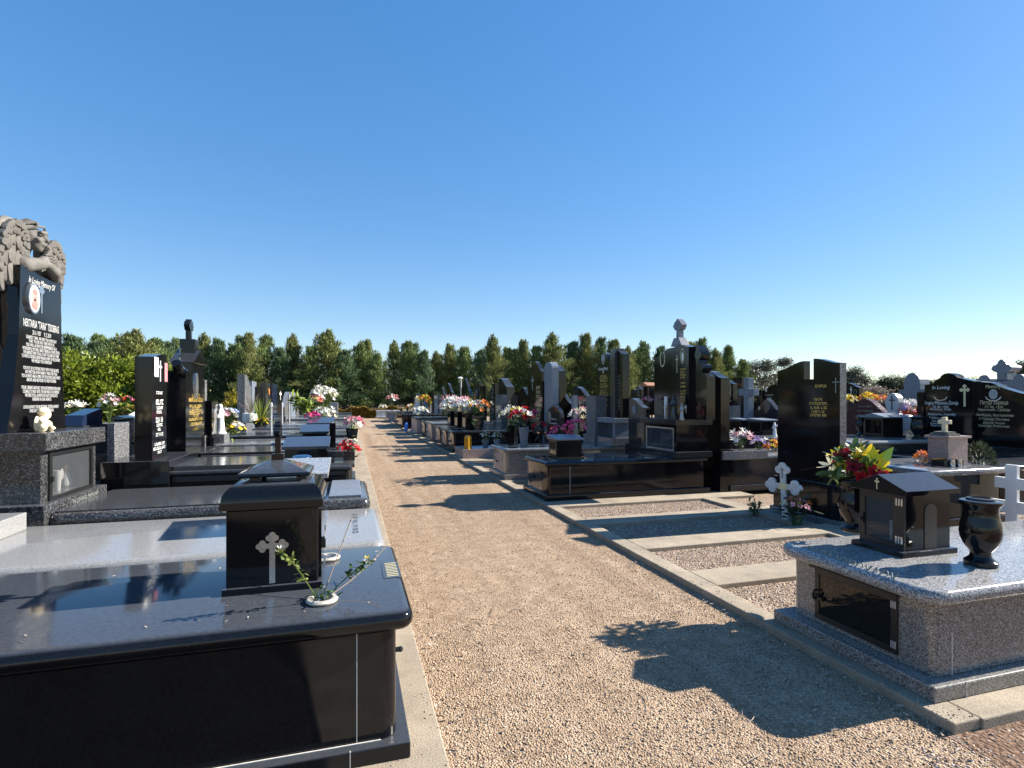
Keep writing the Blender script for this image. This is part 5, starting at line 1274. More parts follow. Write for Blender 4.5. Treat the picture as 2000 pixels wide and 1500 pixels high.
# tomb with lantern and two vases, red granite behind
ztv = .88
t = tomb('dark broad tomb with white slab edge carrying black lantern between two urns', 8.3, 10.9, 7.35, 8.9, ztv, 'blackgrey', 'palegran', plinth=.12)
def on(u, v): return at_z(u, v, ztv)
a, b = on(1683, 850), on(1792, 857)
urn('black urn left of the black lantern on white edged slab, pale lid', Vector((a.x, min(8.7, a.y), ztv)), 1.02, 18)
urn('black urn right of the black lantern under red flowers, pale lid', Vector((b.x, max(7.5, b.y), ztv)), 1.08, 18)
q = on(1742, 854); house('black lantern house with wide gabled roof between the two urns', q.x - .22, q.x + .26, q.y - .02, q.y + .42, ztv, ztv + .47, 'black', 'bluegrey', .09, 'x', over=.06)
q = at_x(1742, 850, 10.75); zc_ = at_x(1742, 768, 10.75).z; wd = at_x(1704, 815, 10.75).y - at_x(1774, 815, 10.75).y
t = thing('white_cross_headstone', 'white marble trefoil cross with dark crucifix behind the gabled lantern', 'headstone', (10.75, q.y, 0))
def trefoil(w, h):
    P = []
    for cx, cy, rx, ry, a0, a1 in ((w * .33, h * .3, w * .17, h * .2, -95, 135), (0, h * .77, w * .19, h * .23, -55, 235), (-w * .33, h * .3, w * .17, h * .2, 45, 275)):
        for i in range(11): a = R(a0 + (a1 - a0) * i / 10); P.append((cx + rx * math.cos(a), cy + ry * math.sin(a)))
    return [(-w * .3, 0), (w * .3, 0)] + P
MB().prism(trefoil(wd, zc_ - ztv), (10.75, q.y, ztv), ex, ey, .14).build('cross', 'marble', t)
MB().prism(latin(.13, .3, .025, .68), (10.746, q.y, ztv + (zc_ - ztv) * .6), ex, ey, .01).build('crucifix', 'metalblack', t)
box(10.7, 10.9, q.y - .4, q.y + .4, ztv - .3, ztv).build('base', 'marble', t)
for k, (u, v, lab, cols) in enumerate(((1762, 815, 'pink and white flowers right of the white trefoil cross', ['palepink', 'white', 'palepink']), (1779, 803, 'white and mint flowers left of the tall lettered headstone', ['white', 'white', 'lilac']), (1786, 822, 'red flowers above the right urn', ['red', 'crimson', 'red']), (1765, 845, 'pale pink flowers low behind the gabled lantern', ['palepink', 'white']))):
    bouquet(lab, at_x(u, v + 18, 11.0 + .1 * k), .2, .28, cols, 12, 'lily', .1, 'leaflight', 18, seed=100 + k)
for k, (u, v, lab, cols) in enumerate(((1657, 783, 'yellow flowers left of red granite wavy top', ['yellow', 'cream']), (1698, 780, 'yellow and orange flowers above the red granite top', ['yellow', 'orange', 'yellow']), (1726, 786, 'orange flowers at right end of red granite headstone', ['orange', 'salmon', 'orange']))):
    p = at_x(u, v + 8, 12.2); bouquet(lab, p, .19, .11, cols, 16, 'lily', .07, 'leafbronze', 20, seed=110 + k)
    box(p.x - .3, p.x + .3, p.y - .3, p.y + .3, 0, p.z).build('flower_stand', 'blackgrey', label=('dark block under yellow flowers left of the red granite', 'dark block under the yellow and orange flowers', 'dark block under orange flowers behind red granite')[k], cat='block')
t = tomb('low red granite tomb in front of the wavy topped headstone', 9.6, 11.5, 9.3, 10.6, .75, 'redgran', 'palegran')
# the lettered headstone at the right edge
HX = 11.0
def hy(u): return at_x(u, 782, HX).y
def hz(u, v): return at_x(u, v, HX).z
D = thing('family_headstone', 'very wide black headstone with arched and sloping panels, gold cross and white lettering', 'headstone', (HX, hy(1895), 0))
zb = .78
def panel(name, uL, uR, pts, dx, mat='black', th=.2):
    yl, yr = hy(uL), hy(uR); return MB().prism([(0, 0), (yl - yr, 0)] + [((hy(uL) - hy(u)), hz(u, v) - zb) for u, v in pts], (HX + dx, yl, zb), ex, ey, th).build(name, mat, D)
panel('pillar', 1793, 1806, [(1806, 766), (1793, 766)], -.03)
panel('left_panel', 1806, 1901, [(1901, 744), (1886, 741), (1869, 737), (1866, 733), (1860, 730), (1852, 728.5), (1844, 730), (1838, 734), (1836, 738), (1828, 742), (1822, 750), (1806, 752)], 0)
panel('divider', 1901, 1906, [(1906, 746), (1901, 745)], -.03)
panel('right_panel', 1906, 2030, [(2030, 775), (1990, 767), (1960, 758), (1935, 747), (1906, 745)], 0)
box(HX - .12, HX + .32, hy(2030) - .1, hy(1790) + .1, .68, .78).build('base', 'blackgrey', D, bevel=.004)
box(HX - .2, HX + .4, hy(2030) - .1, hy(1790) + .1, 0, .68).build('foundation', 'blackgrey', D)
def w(m, s, u, v, size, sx=1, shear=0): m.text(s, size, (HX - .001, hy(u), hz(u, v)), ex, ey, .001, sx=sx, shear=shear)
m = MB(); w(m, 'In Loving', 1837, 760, .1, .9, .2)
w(m, 'Dragica Milosevic-Zernja', 1837, 790, .1, .64); w(m, '10. 03. 1930', 1837, 796.5, .06); w(m, 'Knezevac, Srbija', 1837, 801, .06)
w(m, 'Melbourne, Australija', 1839, 811, .06); w(m, 'I Voljeni sinovi', 1832, 818, .055); w(m, 'Tata, Petar', 1832, 824, .055); w(m, 'Cerka, Milica', 1832, 829, .055); w(m, 'Deca, Unuci', 1832, 833, .055)
m.build('inscription', 'whiteletter', D)
m = MB(); w(m, 'Memory of', 1944, 758, .09, .8, .2)
w(m, 'Петар Зорица', 1941, 790, .1, .66); w(m, '17. 04. 1925', 1941, 797, .06); w(m, 'Мркоњић, Србија', 1941, 802.5, .06); w(m, 'Мелбурн, Аустралија', 1941, 813, .06); w(m, 'У Покоју Почива', 1941, 821, .06); w(m, 'Драга, Унука', 1941, 828, .055); w(m, 'Кумови, Фамилија', 1941, 834, .055)
m.build('inscription', 'palegold', D)
MB().prism(budded(.19, .42, .035, .74, .045), (HX - .002, hy(1884), hz(1884, 794)), ex, ey, .008).build('cross', 'palegold', D)
MB().prism(ellipse(.07, .09, 18), (HX - .004, hy(1940), hz(1940, 770)), ex, ey, .01).build('portrait', 'galv', D)
for u in (1837, 1940):
    m = MB(); ringplate(m, Vector((HX - .002, hy(u), hz(u, 773))), ex, ey, .13, .1, .02, .003, 16, 190, 350); m.build('wreath', 'silver', D)
tomb('black tomb with thin sunlit edge in front of the wide lettered headstone', 8.9, 10.85, 5.4, 7.2, .66, 'black', 'blackgrey', plinth=.1)
weed('pale dry grasses growing at the right end of the wide lettered headstone', Vector((10.6, 5.75, .66)), .38, 18, 14, 'drytwig', .035, name='dry_grass')
weed('dark leafy shrub behind the three-bar white cross', Vector((9.3, 4.9, 0)), .5, 14, 15, 'leafdark', .05, name='shrub')
q = at_x(1957, 782, 14.0); BW = thing('grey_monument', 'blue-grey monument wall with lobed shoulders and trefoil cross behind the wide lettered headstone', 'monument', (14.0, q.y, 0))
def gy(u): return at_x(u, 782, 14.0).y
def gz(u, v): return at_x(u, v, 14.0).z
pts = [(1888, 738), (2030, 738)]
out = [(0, -1.5), (gy(1888) - gy(2030), -1.5), (gy(1888) - gy(2030), 0)]
for uc in (1990, 1922):
    rr_ = (gy(uc - 12) - gy(uc + 12)) / 2
    out += [(gy(1888) - gy(uc) + rr_ * math.cos(math.pi * i / 8), rr_ * 1.0 * math.sin(math.pi * i / 8)) for i in range(9)]
out += [(0, 0)]
zw = gz(1957, 742); MB().prism(out, (14.0, gy(1888), zw), ex, ey, .4).build('wall', 'bluegrey', BW)
box(13.9, 14.6, gy(2030), gy(1888), 0, zw - 1.5).build('base', 'bluegrey', BW)
hh = gz(1957, 702) - zw; qr = hh * .36
MB().prism([(qr * (1 + .2 * math.cos(4 * a)) * math.cos(a), qr * (1 + .2 * math.cos(4 * a)) * math.sin(a)) for a in [2 * math.pi * i / 48 for i in range(48)]], (13.98, gy(1957), zw + hh - qr * 1.2), ex, ey, .33).build('cross_head', 'bluegrey', BW)
box(14.0, 14.3, gy(1957) - qr * .62, gy(1957) + qr * .62, zw - .02, zw + hh - qr * 1.9).build('cross_stem', 'bluegrey', BW)

# ------------------------------------------------ left row
G_L = 'tombs in the row along the left kerb'
def ltomb(label, k, x1, ztop, body, slab=None, x0=-2.0, w=1.12, **kw):
    y0 = 6.1 + 1.2 * k; return tomb(label, x0, x1, y0, y0 + w, ztop, body, slab, z0=.02, **kw)
t = ltomb('black stepped tomb carrying the first tall white lettered stele on the left', 0, .05, .89, 'black', 'blackgrey', th=.05, over=.02, rc=.01)
box(-1.72, -.4, 6.2, 7.12, .8905, .935).build('ledger', 'blackgrey', t, bevel=.003)
box(-2.3, -1.72, 6.12, 7.2, .02, 1.0).build('head_block', 'black', t, bevel=.004)
t = ltomb('black tomb carrying the gold lettered stele on the left', 1, .06, .93, 'black', 'blackgrey', th=.05, over=.02, rc=.01)
box(-1.72, -.5, 7.38, 8.3, .9305, .96).build('ledger', 'blackgrey', t, bevel=.003)
box(-2.3, -1.72, 7.32, 8.4, .02, .965).build('head_block', 'black', t, bevel=.004)
labs = ['charcoal tomb with white statue block, third beyond the angel grave', 'black tomb with yucca bowl on its pale slab edge', 'grey slabbed tomb beyond the yucca bowl', 'black tomb under the first sloping lantern lid', 'charcoal tomb with thin pale slab in mid row', 'black tomb in mid row with pink flowers near its end', 'grey tomb in mid row under the green leafy plant', 'black far tomb under the tall white bouquet', 'charcoal far tomb on the left row', 'black farther tomb on the left row', 'grey farthest tomb on the left row']
LT = []
for k, lb in enumerate(labs):
    kk = k + 2 if k < 4 else 6 + (k - 4) * 1.9
    LT.append(ltomb(lb, kk, (.0, .05, .1, .05, .1, .12, .1, .12, .1, .1, .1)[k], (.98, 1.02, 1.0, 1.02, 1.04, 1.0, 1.04, 1.02, 1.0, 1.04, 1.0)[k], ('blackgrey', 'black', 'blackgrey', 'black', 'blackgrey', 'black', 'midgran', 'black', 'blackgrey', 'black', 'midgran')[k], ('midgran', 'blackgrey', 'midgran', 'blackgrey')[k % 4], th=.06, over=.03, rc=.02, group=G_L, w=1.12 if k < 4 else 1.6))
G = 'stones of the left row'
S1 = stone('tall black stele with white lettering and two photo plaques, nearest after the angel', 297, 325, 690, 893, -1.89, 'high_right', 'black', th=.15, S=1, r=.05, insc=('whiteletter', [(.62, .45, .03), (.53, .5, .055), (.475, .42, .03), (.435, .42, .03), (.36, .5, .055), (.31, .4, .03), (.27, .25, .03), (.22, .5, .035), (.13, .7, .03), (.09, .85, .03), (.05, .3, .03)]), cross=('l', .2, .2, .05, .73, 'whiteletter'), baseout=.01)
m = MB(); m.prism(prof('flat', .11, .2), (-1.888, 6.27, 1.84), YA, ZA, .004); m.build('photo_plaque', 'paper', S1)
m = MB(); m.prism(prof('flat', .09, .2), (-1.888, 6.58, 1.80), YA, ZA, .004); m.build('photo_plaque', 'flagred', S1)
S2 = stone('black stele with gold lettering, silver angel emblem and curled top', 363, 400, 728, 884, -1.9, 'high_left', 'black', th=.28, S=1, r=.08, insc=('goldletter', [(.71, .35, .05), (.66, .8, .05), (.585, .65, .033), (.555, .4, .03), (.525, .65, .033), (.495, .7, .033), (.465, .3, .03), (.42, .75, .035), (.36, .6, .04)]), baseout=.01)
em = MB(); p = at_x(382, 757, -1.9); em.prism(ellipse(.06, .16, 14), p + Vector((.02, 0, .03)), YA, ZA, .02); ringplate(em, p, YA, ZA, .11, .15, .03, .004, 18, 170, 370); em.build('emblem', 'silver', S2)
cu = MB()
for u0, v0, u1, v1 in ((330, 705, 362, 732),):
    a = at_x(352, 718, -1.95); b = at_x(362, 731, -1.9); cu.tube([a + Vector((0, -.16, .05)), a + Vector((0, -.08, -.02)), a + Vector((0, .0, -.05)), b], [.05, .06, .07, .06], 8)
cu.build('scroll', 'black', S2, smooth=True)
mc = MB(); p = at_x(353, 728, -1.92); mc.prism(budded(.09, .30, .02, .7, .022), p, YA, ZA, .012); mc.build('metal_cross', 'chrome', S2)
# chapel-shaped monument with cross, behind
CH = thing('chapel_monument', 'black chapel-shaped monument with pitched roof and tall cross on the left', 'monument', (-2.2, 8.9, 0))
cx0, cx1 = at_y(332, 700, 8.62).x, at_y(380, 700, 8.62).x
yw = 9.3
z_e = at_y(350, 707, 8.62).z; z_r = at_y(350, 683, 8.95).z
MB().prism([(0, 0), (yw - 8.62, 0), (yw - 8.62, z_e), (0, z_e)], (cx1 - .04, 8.62, 0.0), YA, ZA, cx1 - cx0 - .08).build('body', 'black', CH)
MB().prism([(-.05, 0), (yw - 8.62 + .05, 0), ((yw - 8.62) / 2, z_r - z_e)], (cx1, 8.62, z_e), YA, ZA, cx1 - cx0).build('roof', 'black', CH)
pc = ((cx0 + cx1) / 2, 8.96)
zp1, zp0 = at_y(353, 662, 8.9).z, z_r - .12
box(pc[0] - .1, pc[0] + .1, 8.86, 9.06, zp0, zp1).build('pedestal', 'black', CH, bevel=.004)
zcx = at_y(353, 622, 8.95).z
MB().prism(budded(.24, zcx - zp1 + .005, .07, .66, .055), (pc[0] + .03, 8.96, zp1 - .005), YA, ZA, .07).build('cross', 'black', CH, bevel=.003)
lst = [
 ((396, 404, 742, 850, -1.95, 'flat', 'midgran'), 'narrow grey slab right of the gold lettered stele', dict(th=.1)),
 ((414, 426, 783, 852, -1.85, 'flat', 'black'), 'short black headstone with white top behind the white statue', dict(th=.2)),
 ((478, 491, 733, 825, -1.95, 'high_left', 'midgran'), 'tall brownish grey stele with white front edge above white pot', dict(th=.13)),
 ((492, 501, 745, 818, -2.1, 'flat', 'bluegrey'), 'plain grey slab just behind the brownish grey stele', dict(th=.12)),
 ((507, 519, 756, 818, -2.0, 'flat', 'black'), 'black slab left of the lamp topped pair in mid row', dict(th=.2)),
 ((519, 529, 748, 816, -1.9, 'flat', 'blackgrey'), 'charcoal slab with small oval of orange on its side', dict(oval=(.07, .1, .75, 'candleorange'), th=.12)),
 ((532, 541, 750, 814, -1.85, 'flat', 'navyglass'), 'deep blue polished slab with white cap in mid row', dict(th=.1)),
 ((541, 552, 755, 814, -1.95, 'flat', 'black'), 'black slab right of the deep blue polished one', dict(th=.12, cross=('l', .3, .3, .1, .55, 'whiteletter'))),
 ((556, 567, 765, 812, -1.9, 'high_right', 'midgran'), 'grey stele with small cross finial and white column', dict(th=.12)),
 ((568, 577, 766, 811, -1.95, 'flat', 'bluegrey'), 'grey-green slab right of the cross finial stele', dict(th=.1)),
 ((578, 584, 768, 810, -2.0, 'flat', 'midgran'), 'thin grey slab left of the green leafy plant', dict(th=.1)),
 ((588, 594, 775, 808, -2.0, 'ogee', 'blackgrey'), 'small dark headstone above the green leafy plant', dict(th=.1)),
]
for (uL, uR, vT, vB, X, kd, mt), lab, kw in lst: stone(lab, uL, uR, vT, vB, X, kd, mt, S=1, baseout=.03, **kw)
# thin posts
for u, vT, X, lab in ((529.5, 786, -1.4, 'thin white post in front of the deep blue slab'), (565, 770, -1.6, 'slim white column before the cross finial stele'), (551, 786, -1.6, 'short white post near the black slab in mid row')):
    p = at_x(u, 822, X); zt = at_x(u, vT, X).z; m = MB(); m.lathe([(.02, 0), (.02, zt - .1), (.03, zt - .06), (.02, zt)], (p.x, p.y, 0), 8); m.build('post', 'marble', smooth=True, label=lab, cat='post')
xa, xb = at_y(643, 800, 20).x, at_y(660, 800, 20).x; t = thing('headstone', 'pale grey box-shaped headstone near the far end of left row', 'headstone', ((xa + xb) / 2, 20.2, .02))
box(xa, xb, 20, 20.5, .9, at_y(650, 786, 20).z).build('stele', 'palegran', t, bevel=.01); box(xa - .1, xb + .1, 19.9, 20.6, .02, .9).build('base', 'midgran', t)
# lanterns with sloping lids
def lid(label, uL, uR, vT, vM, vB, y, x_off=0, mat='black'):
    x0, x1 = at_y(uL, vM, y).x, at_y(uR, vM, y).x; zm, zb_ = at_y((uL + uR) / 2, vM, y).z, at_y((uL + uR) / 2, vB, y).z
    t = thing('grave_lantern', label, 'lantern', ((x0 + x1) / 2, y + .2, zb_), 'lanterns with sloping lids on the left row')
    box(x0 + .03, x1 - .03, y + .03, y + .4, zb_, zm - .01).build('body', mat, t)
    zt = zm + .09; MB().prism([(0, 0), (.46, .08), (.46, .12), (0, .035)], (x1, y, zm - .035), YA, ZA, x1 - x0).build('lid', 'skytint_black', t, bevel=.003)
    m = MB(); m.box(x1 - .03, x1 - .02, y + .08, y + .34, zb_ + .04, zm - .06); m.build('door', 'metalblack', t)
lid('wide black lantern with sky-tinted sloping lid behind the granite lantern', 550, 643, 850, 872, 900, 6.55)
lid('second black lantern with sloping lid, beyond the widest one', 585, 642, 829, 843, 856, 8.1)
lid('smallest black lantern with sloping lid, under magenta flowers', 598, 652, 815, 826, 838, 9.9)
p = at_y(590, 890, 6.3); MB().lathe([(.07, 0), (.1, .03), (.105, .05), (.09, .065), (.05, .075)], (p.x, p.y, .936), 18).build('bowl', 'chrome', smooth=True, label='shiny rounded metal bowl in front of the widest sloping lid', cat='bowl')
m = MB(); p = at_y(648, 850, 7.9); m.box(p.x - .03, p.x + .05, 7.9, 8.1, .93, at_y(648, 826, 7.9).z); m.box(p.x - .06, p.x + .08, 7.86, 8.14, .93, .955); m.build('post', 'black', label='black square post beside the second sloping lid', cat='post')
# ends of the left tombs: blocks, planters
def block(label, uL, uR, vT, vB, y, dy, mat):
    x0, x1 = at_y(uL, vT, y).x, at_y(uR, vT, y).x; zt, zb_ = at_y(uL, vT, y).z, at_y(uL, vB, y).z
    return box(x0, x1, y, y + dy, zb_, zt).build('stone_block', mat, label=label, cat='block', bevel=.004)
block('low dark block on the black tomb end left of the red flowered planter', 641, 671, 882, 893, 6.5, .5, 'blackgrey')
pl = at_y(681, 893, 6.75); pl.z = .89; t = thing('planter', 'square black planter of red flowers at the tomb end beside the path', 'planter', pl)
box(pl.x - .06, pl.x + .07, 6.7, 6.85, .89, .99).build('box', 'potdark', t)
bouquet('dark red flowers spilling over the square black planter by the path', Vector((pl.x, 6.77, .95)), .13, .06, ['crimson', 'red', 'crimson'], 12, 'rose', .045, 'leafbronze', 24, seed=121)
bouquet('small white flowers above the red ones by the path', Vector((pl.x + .03, 7.1, .93)), .08, .12, ['white', 'cream'], 10, 'daisy', .03, 'leaflight', 12, seed=122)
pk = at_y(663, 838, 9.3); bouquet('pink and white flowers at tomb end nearest the gravel in mid row', Vector((.05, 9.6, 1.0)), .16, .2, ['palepink', 'pink', 'white', 'palepink'], 14, 'rose', .06, 'leaflight', 20, seed=123)
octvase('square black vase under pink and white flowers in mid row', Vector((.03, 9.6, .9)), .1, .22, 'black', 4)
bouquet('tall white bouquet near end of the left row', at_y(632, 812, 15.5), .36, .55, ['white', 'cream', 'white'], 44, 'lily', .075, 'leaflight', 14, seed=124)
bouquet('pale pink flowers beside the tall white bouquet', at_y(618, 806, 15.2), .2, .32, ['palepink', 'salmon', 'white'], 12, 'rose', .09, 'leaflight', 14, seed=125)
bouquet('white flowers low in front of the tall white bouquet', at_y(634, 824, 13.0), .24, .15, ['white', 'white', 'cream'], 18, 'lily', .08, 'leaflight', 12, seed=126)
bouquet('magenta flowers above the smallest sloping lid', at_y(612, 822, 10.4), .12, .07, ['magenta', 'pink', 'magenta'], 10, 'rose', .05, 'leaflight', 8, seed=127)
weed('green leafy plant growing on the left row tomb', at_y(595, 814, 13.5), .5, 12, 128, 'yuccagreen', .16, name='leafy_plant')
# statue block, flowers, pots
sb = at_x(425, 868, -1.7)
y_ = 9.0
block('grey granite block under the white statue', 414, 438, 848, 868, 8.75, .4, 'midgran')
p = at_y(431, 848, 8.9); t = figure('white stone statue of standing robed figure on granite block', Vector(p), .46, 'whitestone')
bouquet('blue and white hydrangeas on a slim stand right of the white statue', at_y(446, 850, 9.2), .13, .32, ['white', 'blue', 'white', 'palepink'], 18, 'daisy', .05, 'leafgreen', 8, seed=131)
bouquet('yellow and white chrysanthemums lying on pale slab right of statue', at_y(458, 848, 9.2), .14, .08, ['cream', 'yellow', 'white'], 14, 'daisy', .05, 'leaflight', 14, seed=132)
p = at_y(489, 826, 10.6); t = thing('flower_pot', 'white round pot of bare dry twigs on the left row', 'flower pot', p)
MB().lathe([(.1, 0), (.125, .02), (.13, .17), (.12, .175), (.11, .16)], p, 18).build('pot', 'whitestone', t, smooth=True)
tw = MB(); rr = random.Random(8)
for k in range(34):
    a = rr.random() * 6.28; q = p + Vector((0, 0, .15)); e = q + Vector((math.cos(a) * rr.uniform(.05, .24), math.sin(a) * .2 * rr.random(), rr.uniform(.15, .38)))
    tw.tube([q, (q + e) / 2 + Vector((rr.gauss(0, .02), 0, .02)), e], [.005, .004, .002], 3)
tw.build('twigs', 'drytwig', t)
p = at_y(510, 833, 10.3); t = thing('yucca_plant', 'spiky green yucca with yellow lower leaves in dark bowl', 'potted plant', p)
MB().lathe([(.07, 0), (.11, .03), (.15, .1), (.14, .1), (.12, .08)], p, 16).build('bowl', 'potdark', t, smooth=True)
lf = MB(); lo = MB(); rr = random.Random(4)
for k in range(120):
    a = rr.random() * 6.28; el = rr.uniform(.0, 1.35); d = Vector((math.cos(a) * math.cos(el), math.sin(a) * math.cos(el), math.sin(el))); L_ = rr.uniform(.28, .46)
    petal(lf, p + Vector((0, 0, .1)), d, Vector((0, 0, 1)) if el < 1.2 else XA, L_, .014, -.25 if el < .8 else 0, rr)
for k in range(40):
    a = rr.random() * 6.28; el = rr.uniform(-.1, .5); d = Vector((math.cos(a) * math.cos(el), math.sin(a) * math.cos(el), math.sin(el))); petal(lo, p + Vector((0, 0, .12)), d, ZA, rr.uniform(.12, .2), .03, -.3, rr)
lf.build('leaves', 'yuccagreen', t); lo.build('lower_leaves', 'pet_yellow', t)
# behind the angel grave
tomb('navy reflecting black tomb behind the angel grave cap', -5.6, -3.1, 7.6, 8.8, 1.02, 'black', 'blackgrey', z0=.02)
tomb('black tomb with bright slab edges farther behind the angel grave', -5.8, -3.2, 9.0, 10.2, 1.05, 'black', 'midgran', z0=.02)
tomb('charcoal tomb with pale slab behind the first black stele', -5.8, -3.1, 10.5, 11.8, 1.1, 'blackgrey', 'palegran', z0=.02)
p = at_y(147, 829, 6.3); t = thing('grave_lantern', 'dark blue lantern box with sloping glossy lid on the angel grave cap', 'lantern', p)
c0, c1 = at_y(131, 829, 6.2).x, at_y(168, 829, 6.2).x
MB().prism([(0, 0), (.45, 0), (.42, .16), (.05, .1)], (c1, 6.12, 1.357), YA, ZA, c1 - c0).build('body', 'navyglass', t, bevel=.004)
box(c0 - .02, c1 + .02, 6.1, 6.62, .8, 1.357).build('stand', 'darkgran', t)
bouquet('white flowers behind the dark blue lantern box', at_y(146, 812, 6.9), .1, .08, ['white', 'cream'], 9, 'lily', .05, 'leafgreen', 10, seed=141)
box(at_y(172, 835, 7.0).x, at_y(224, 835, 7.0).x, 7.0, 7.5, .02, at_y(200, 827, 7.0).z).build('granite_plinth', 'midgran', label='grey granite plinth right of the dark blue lantern box', cat='plinth', bevel=.005)
zf = at_y(215, 826, 7.2).z
bouquet('white orchids on tall stem on grey granite plinth', at_y(213, 826, 7.2), .1, .2, ['white', 'palepink', 'white'], 14, 'lily', .04, 'leaflight', 12, seed=142, dome=1.9)
bouquet('red and pink hibiscus beside black lantern behind the angel grave', at_y(245, 822, 8.4), .12, .22, ['salmon', 'pink', 'red', 'palepink'], 7, 'lily', .042, 'leafgreen', 12, seed=143, dome=1.4)
y = 8.0; x0, x1 = at_y(222, 830, y).x, at_y(238, 830, y).x
house('black lantern box behind the angel grave, white orchid at its left', x0, x1, y, y + .4, 1.02, at_y(230, 812, y).z, 'black', 'midgran', .05, 'y', S=1)
x0, x1 = at_y(244, 830, 9.3).x, at_y(272, 830, 9.3).x
t = thing('candle_house', 'grey stone candle house with marble white roof and etched windows', 'lantern', ((x0 + x1) / 2, 9.5, 1.05))
zt = at_y(258, 824, 9.3).z; box(x0, x1, 9.3, 9.8, 1.05, zt).build('body', 'bluegrey', t)
MB().prism([(0, 0), (.6, .1), (.6, .16), (0, .05)], (x1 + .03, 9.25, zt), YA, ZA, x1 - x0 + .06).build('roof', 'whitestone', t)
m = MB()
for u in (250, 261): q = at_y(u, 845, 9.297); m.prism([(-.04, 0), (.04, 0), (.04, .12), (0, .2), (-.04, .12)], q, XA, ZA, .004)
m.build('windows', 'paper', t)

# ================================================================== trees and hedges
def leaf_mesh(name, P, D, L, W, mat, parent, g, bend=.15):
    """n leaf-sized faces: P centres, D directions (n,3), L lengths, W widths"""
    n = len(P); D = D / np.linalg.norm(D, axis=1)[:, None]
    r = g.normal(0, 1, (n, 3)); S = np.cross(D, r); S /= np.linalg.norm(S, axis=1)[:, None]; N = np.cross(S, D)
    L = L[:, None]; W = W[:, None]
    a = P - D * L * .5; b = P + N * L * bend + S * W * .5; c = P + D * L * .5; d = P + N * L * bend - S * W * .5
    V = np.stack([a, b, c, d], 1).reshape(-1, 3) - np.array(root_loc(parent))
    F = np.arange(n * 4, dtype=np.int32)
    me = bpy.data.meshes.new(name)
    me.vertices.add(n * 4); me.vertices.foreach_set('co', V.ravel())
    me.loops.add(n * 4); me.loops.foreach_set('vertex_index', F)
    me.polygons.add(n); me.polygons.foreach_set('loop_start', np.arange(0, n * 4, 4, dtype=np.int32))
    me.materials.append(MATS[mat]); me.update(calc_edges=True)
    o = bpy.data.objects.new(name, me); COL.objects.link(o); o.parent = parent
    return o
def casuarina(H, rad, nplume, nleaf, mat, seed, label, group, low=.08, name='casuarina_tree'):
    g = np.random.default_rng(seed); rr = random.Random(seed)
    t = thing(name, label, 'tree', (0, 0, 0), group)
    tr = MB(); lean = rr.gauss(0, .15)
    pts = [Vector((lean * z * z, rr.gauss(0, .03), H * z)) for z in (0, .25, .5, .75, .97)]
    tr.tube(pts, [.17, .14, .1, .055, .02], 7)
    Ps, Ds = [], []
    for k in range(nplume):
        f = low + (1 - low) * (k + rr.random()) / nplume
        a = k * 2.4 + rr.random(); base = Vector((lean * f * f, 0, H * f * .82))
        reach = rad * 1.6 * (1.02 - f) ** 1.0 * rr.uniform(.5, 1.3) + .06 + (.45 * rr.random() if .55 < f < .85 else 0)
        up = rr.uniform(.7, 1.7) * (.6 + .9 * f)
        tip = base + Vector((math.cos(a) * reach, math.sin(a) * reach, up))
        if tip.z > H: tip.z = H - rr.random() * .3
        if rr.random() < .55: tr.tube([base, base + (tip - base) * .5 + Vector((0, 0, -.08)), tip], [.035, .022, .008], 4)
        m = int(nleaf / nplume * rr.uniform(.6, 1.4)); q = g.random(m) ** .6
        B, T = np.array(base), np.array(tip)
        c = B + (T - B) * q[:, None]; sp = (.10 + .24 * np.sin(q * 2.9)) * (1.25 - .7 * f)
        c = c + g.normal(0, 1, (m, 3)) * sp[:, None] * np.array([1, 1, .8])
        d = (T - B) / np.linalg.norm(T - B) * .7 + g.normal(0, .45, (m, 3)) + np.array([0, 0, .55])
        Ps.append(c); Ds.append(d)
    for k in range(7):                                   # upright leaders give the crown its spiky top
        a = rr.random() * 6.28; q0 = rr.uniform(0, .34) * rad; f = rr.uniform(.62, .8); b0 = np.array([math.cos(a) * q0 + lean * f * f, math.sin(a) * q0, H * f]); h_ = (H * (1.04 - .22 * q0 / rad) - H * f) * rr.uniform(.8, 1.05)
        m = int(nleaf * .022); q = g.random(m); c = b0 + np.array([0, 0, 1]) * (q * h_)[:, None] + g.normal(0, 1, (m, 3)) * (.05 + .2 * (1 - q))[:, None] * np.array([1, 1, .5])
        Ps.append(c); Ds.append(g.normal(0, .28, (m, 3)) + np.array([0, 0, 1.0]))
    P = np.concatenate(Ps); D = np.concatenate(Ds); n = len(P)
    tr.build('trunk', 'bark', t)
    leaf_mesh('crown', P, D, g.uniform(.22, .5, n), g.uniform(.035, .075, n), mat, t, g)
    return t
def dup(root, loc, rz, s, label=None, group=None):
    r = root.copy(); COL.objects.link(r); r.location = loc; r.rotation_euler = (0, 0, rz); r.scale = s
    if label: r['label'] = label
    if group: r['group'] = group
    for ch in list(root.children):
        c = ch.copy(); COL.objects.link(c); c.parent = r
    return r
GT = 'trees in the row behind the graves'
LT_ = 'dark green casuarina tree standing in the row behind the graves'
protos = [casuarina(8.6, 1.9, 60, 9500, 'casuarina', 1, LT_, GT), casuarina(8.2, 1.7, 54, 9000, 'casuarina_blue', 2, 'dark bluish green casuarina tree standing in the row behind the graves', GT),
          casuarina(8.9, 2.1, 64, 10000, 'casuarina_gold', 3, 'olive gold tinged casuarina tree standing in the row behind the graves', GT), casuarina(8.0, 1.6, 50, 8500, 'casuarina', 4, LT_, GT),
          casuarina(9.0, 1.8, 58, 9500, 'casuarina_gold', 5, 'olive gold tinged casuarina tree standing in the row behind the graves', GT)]
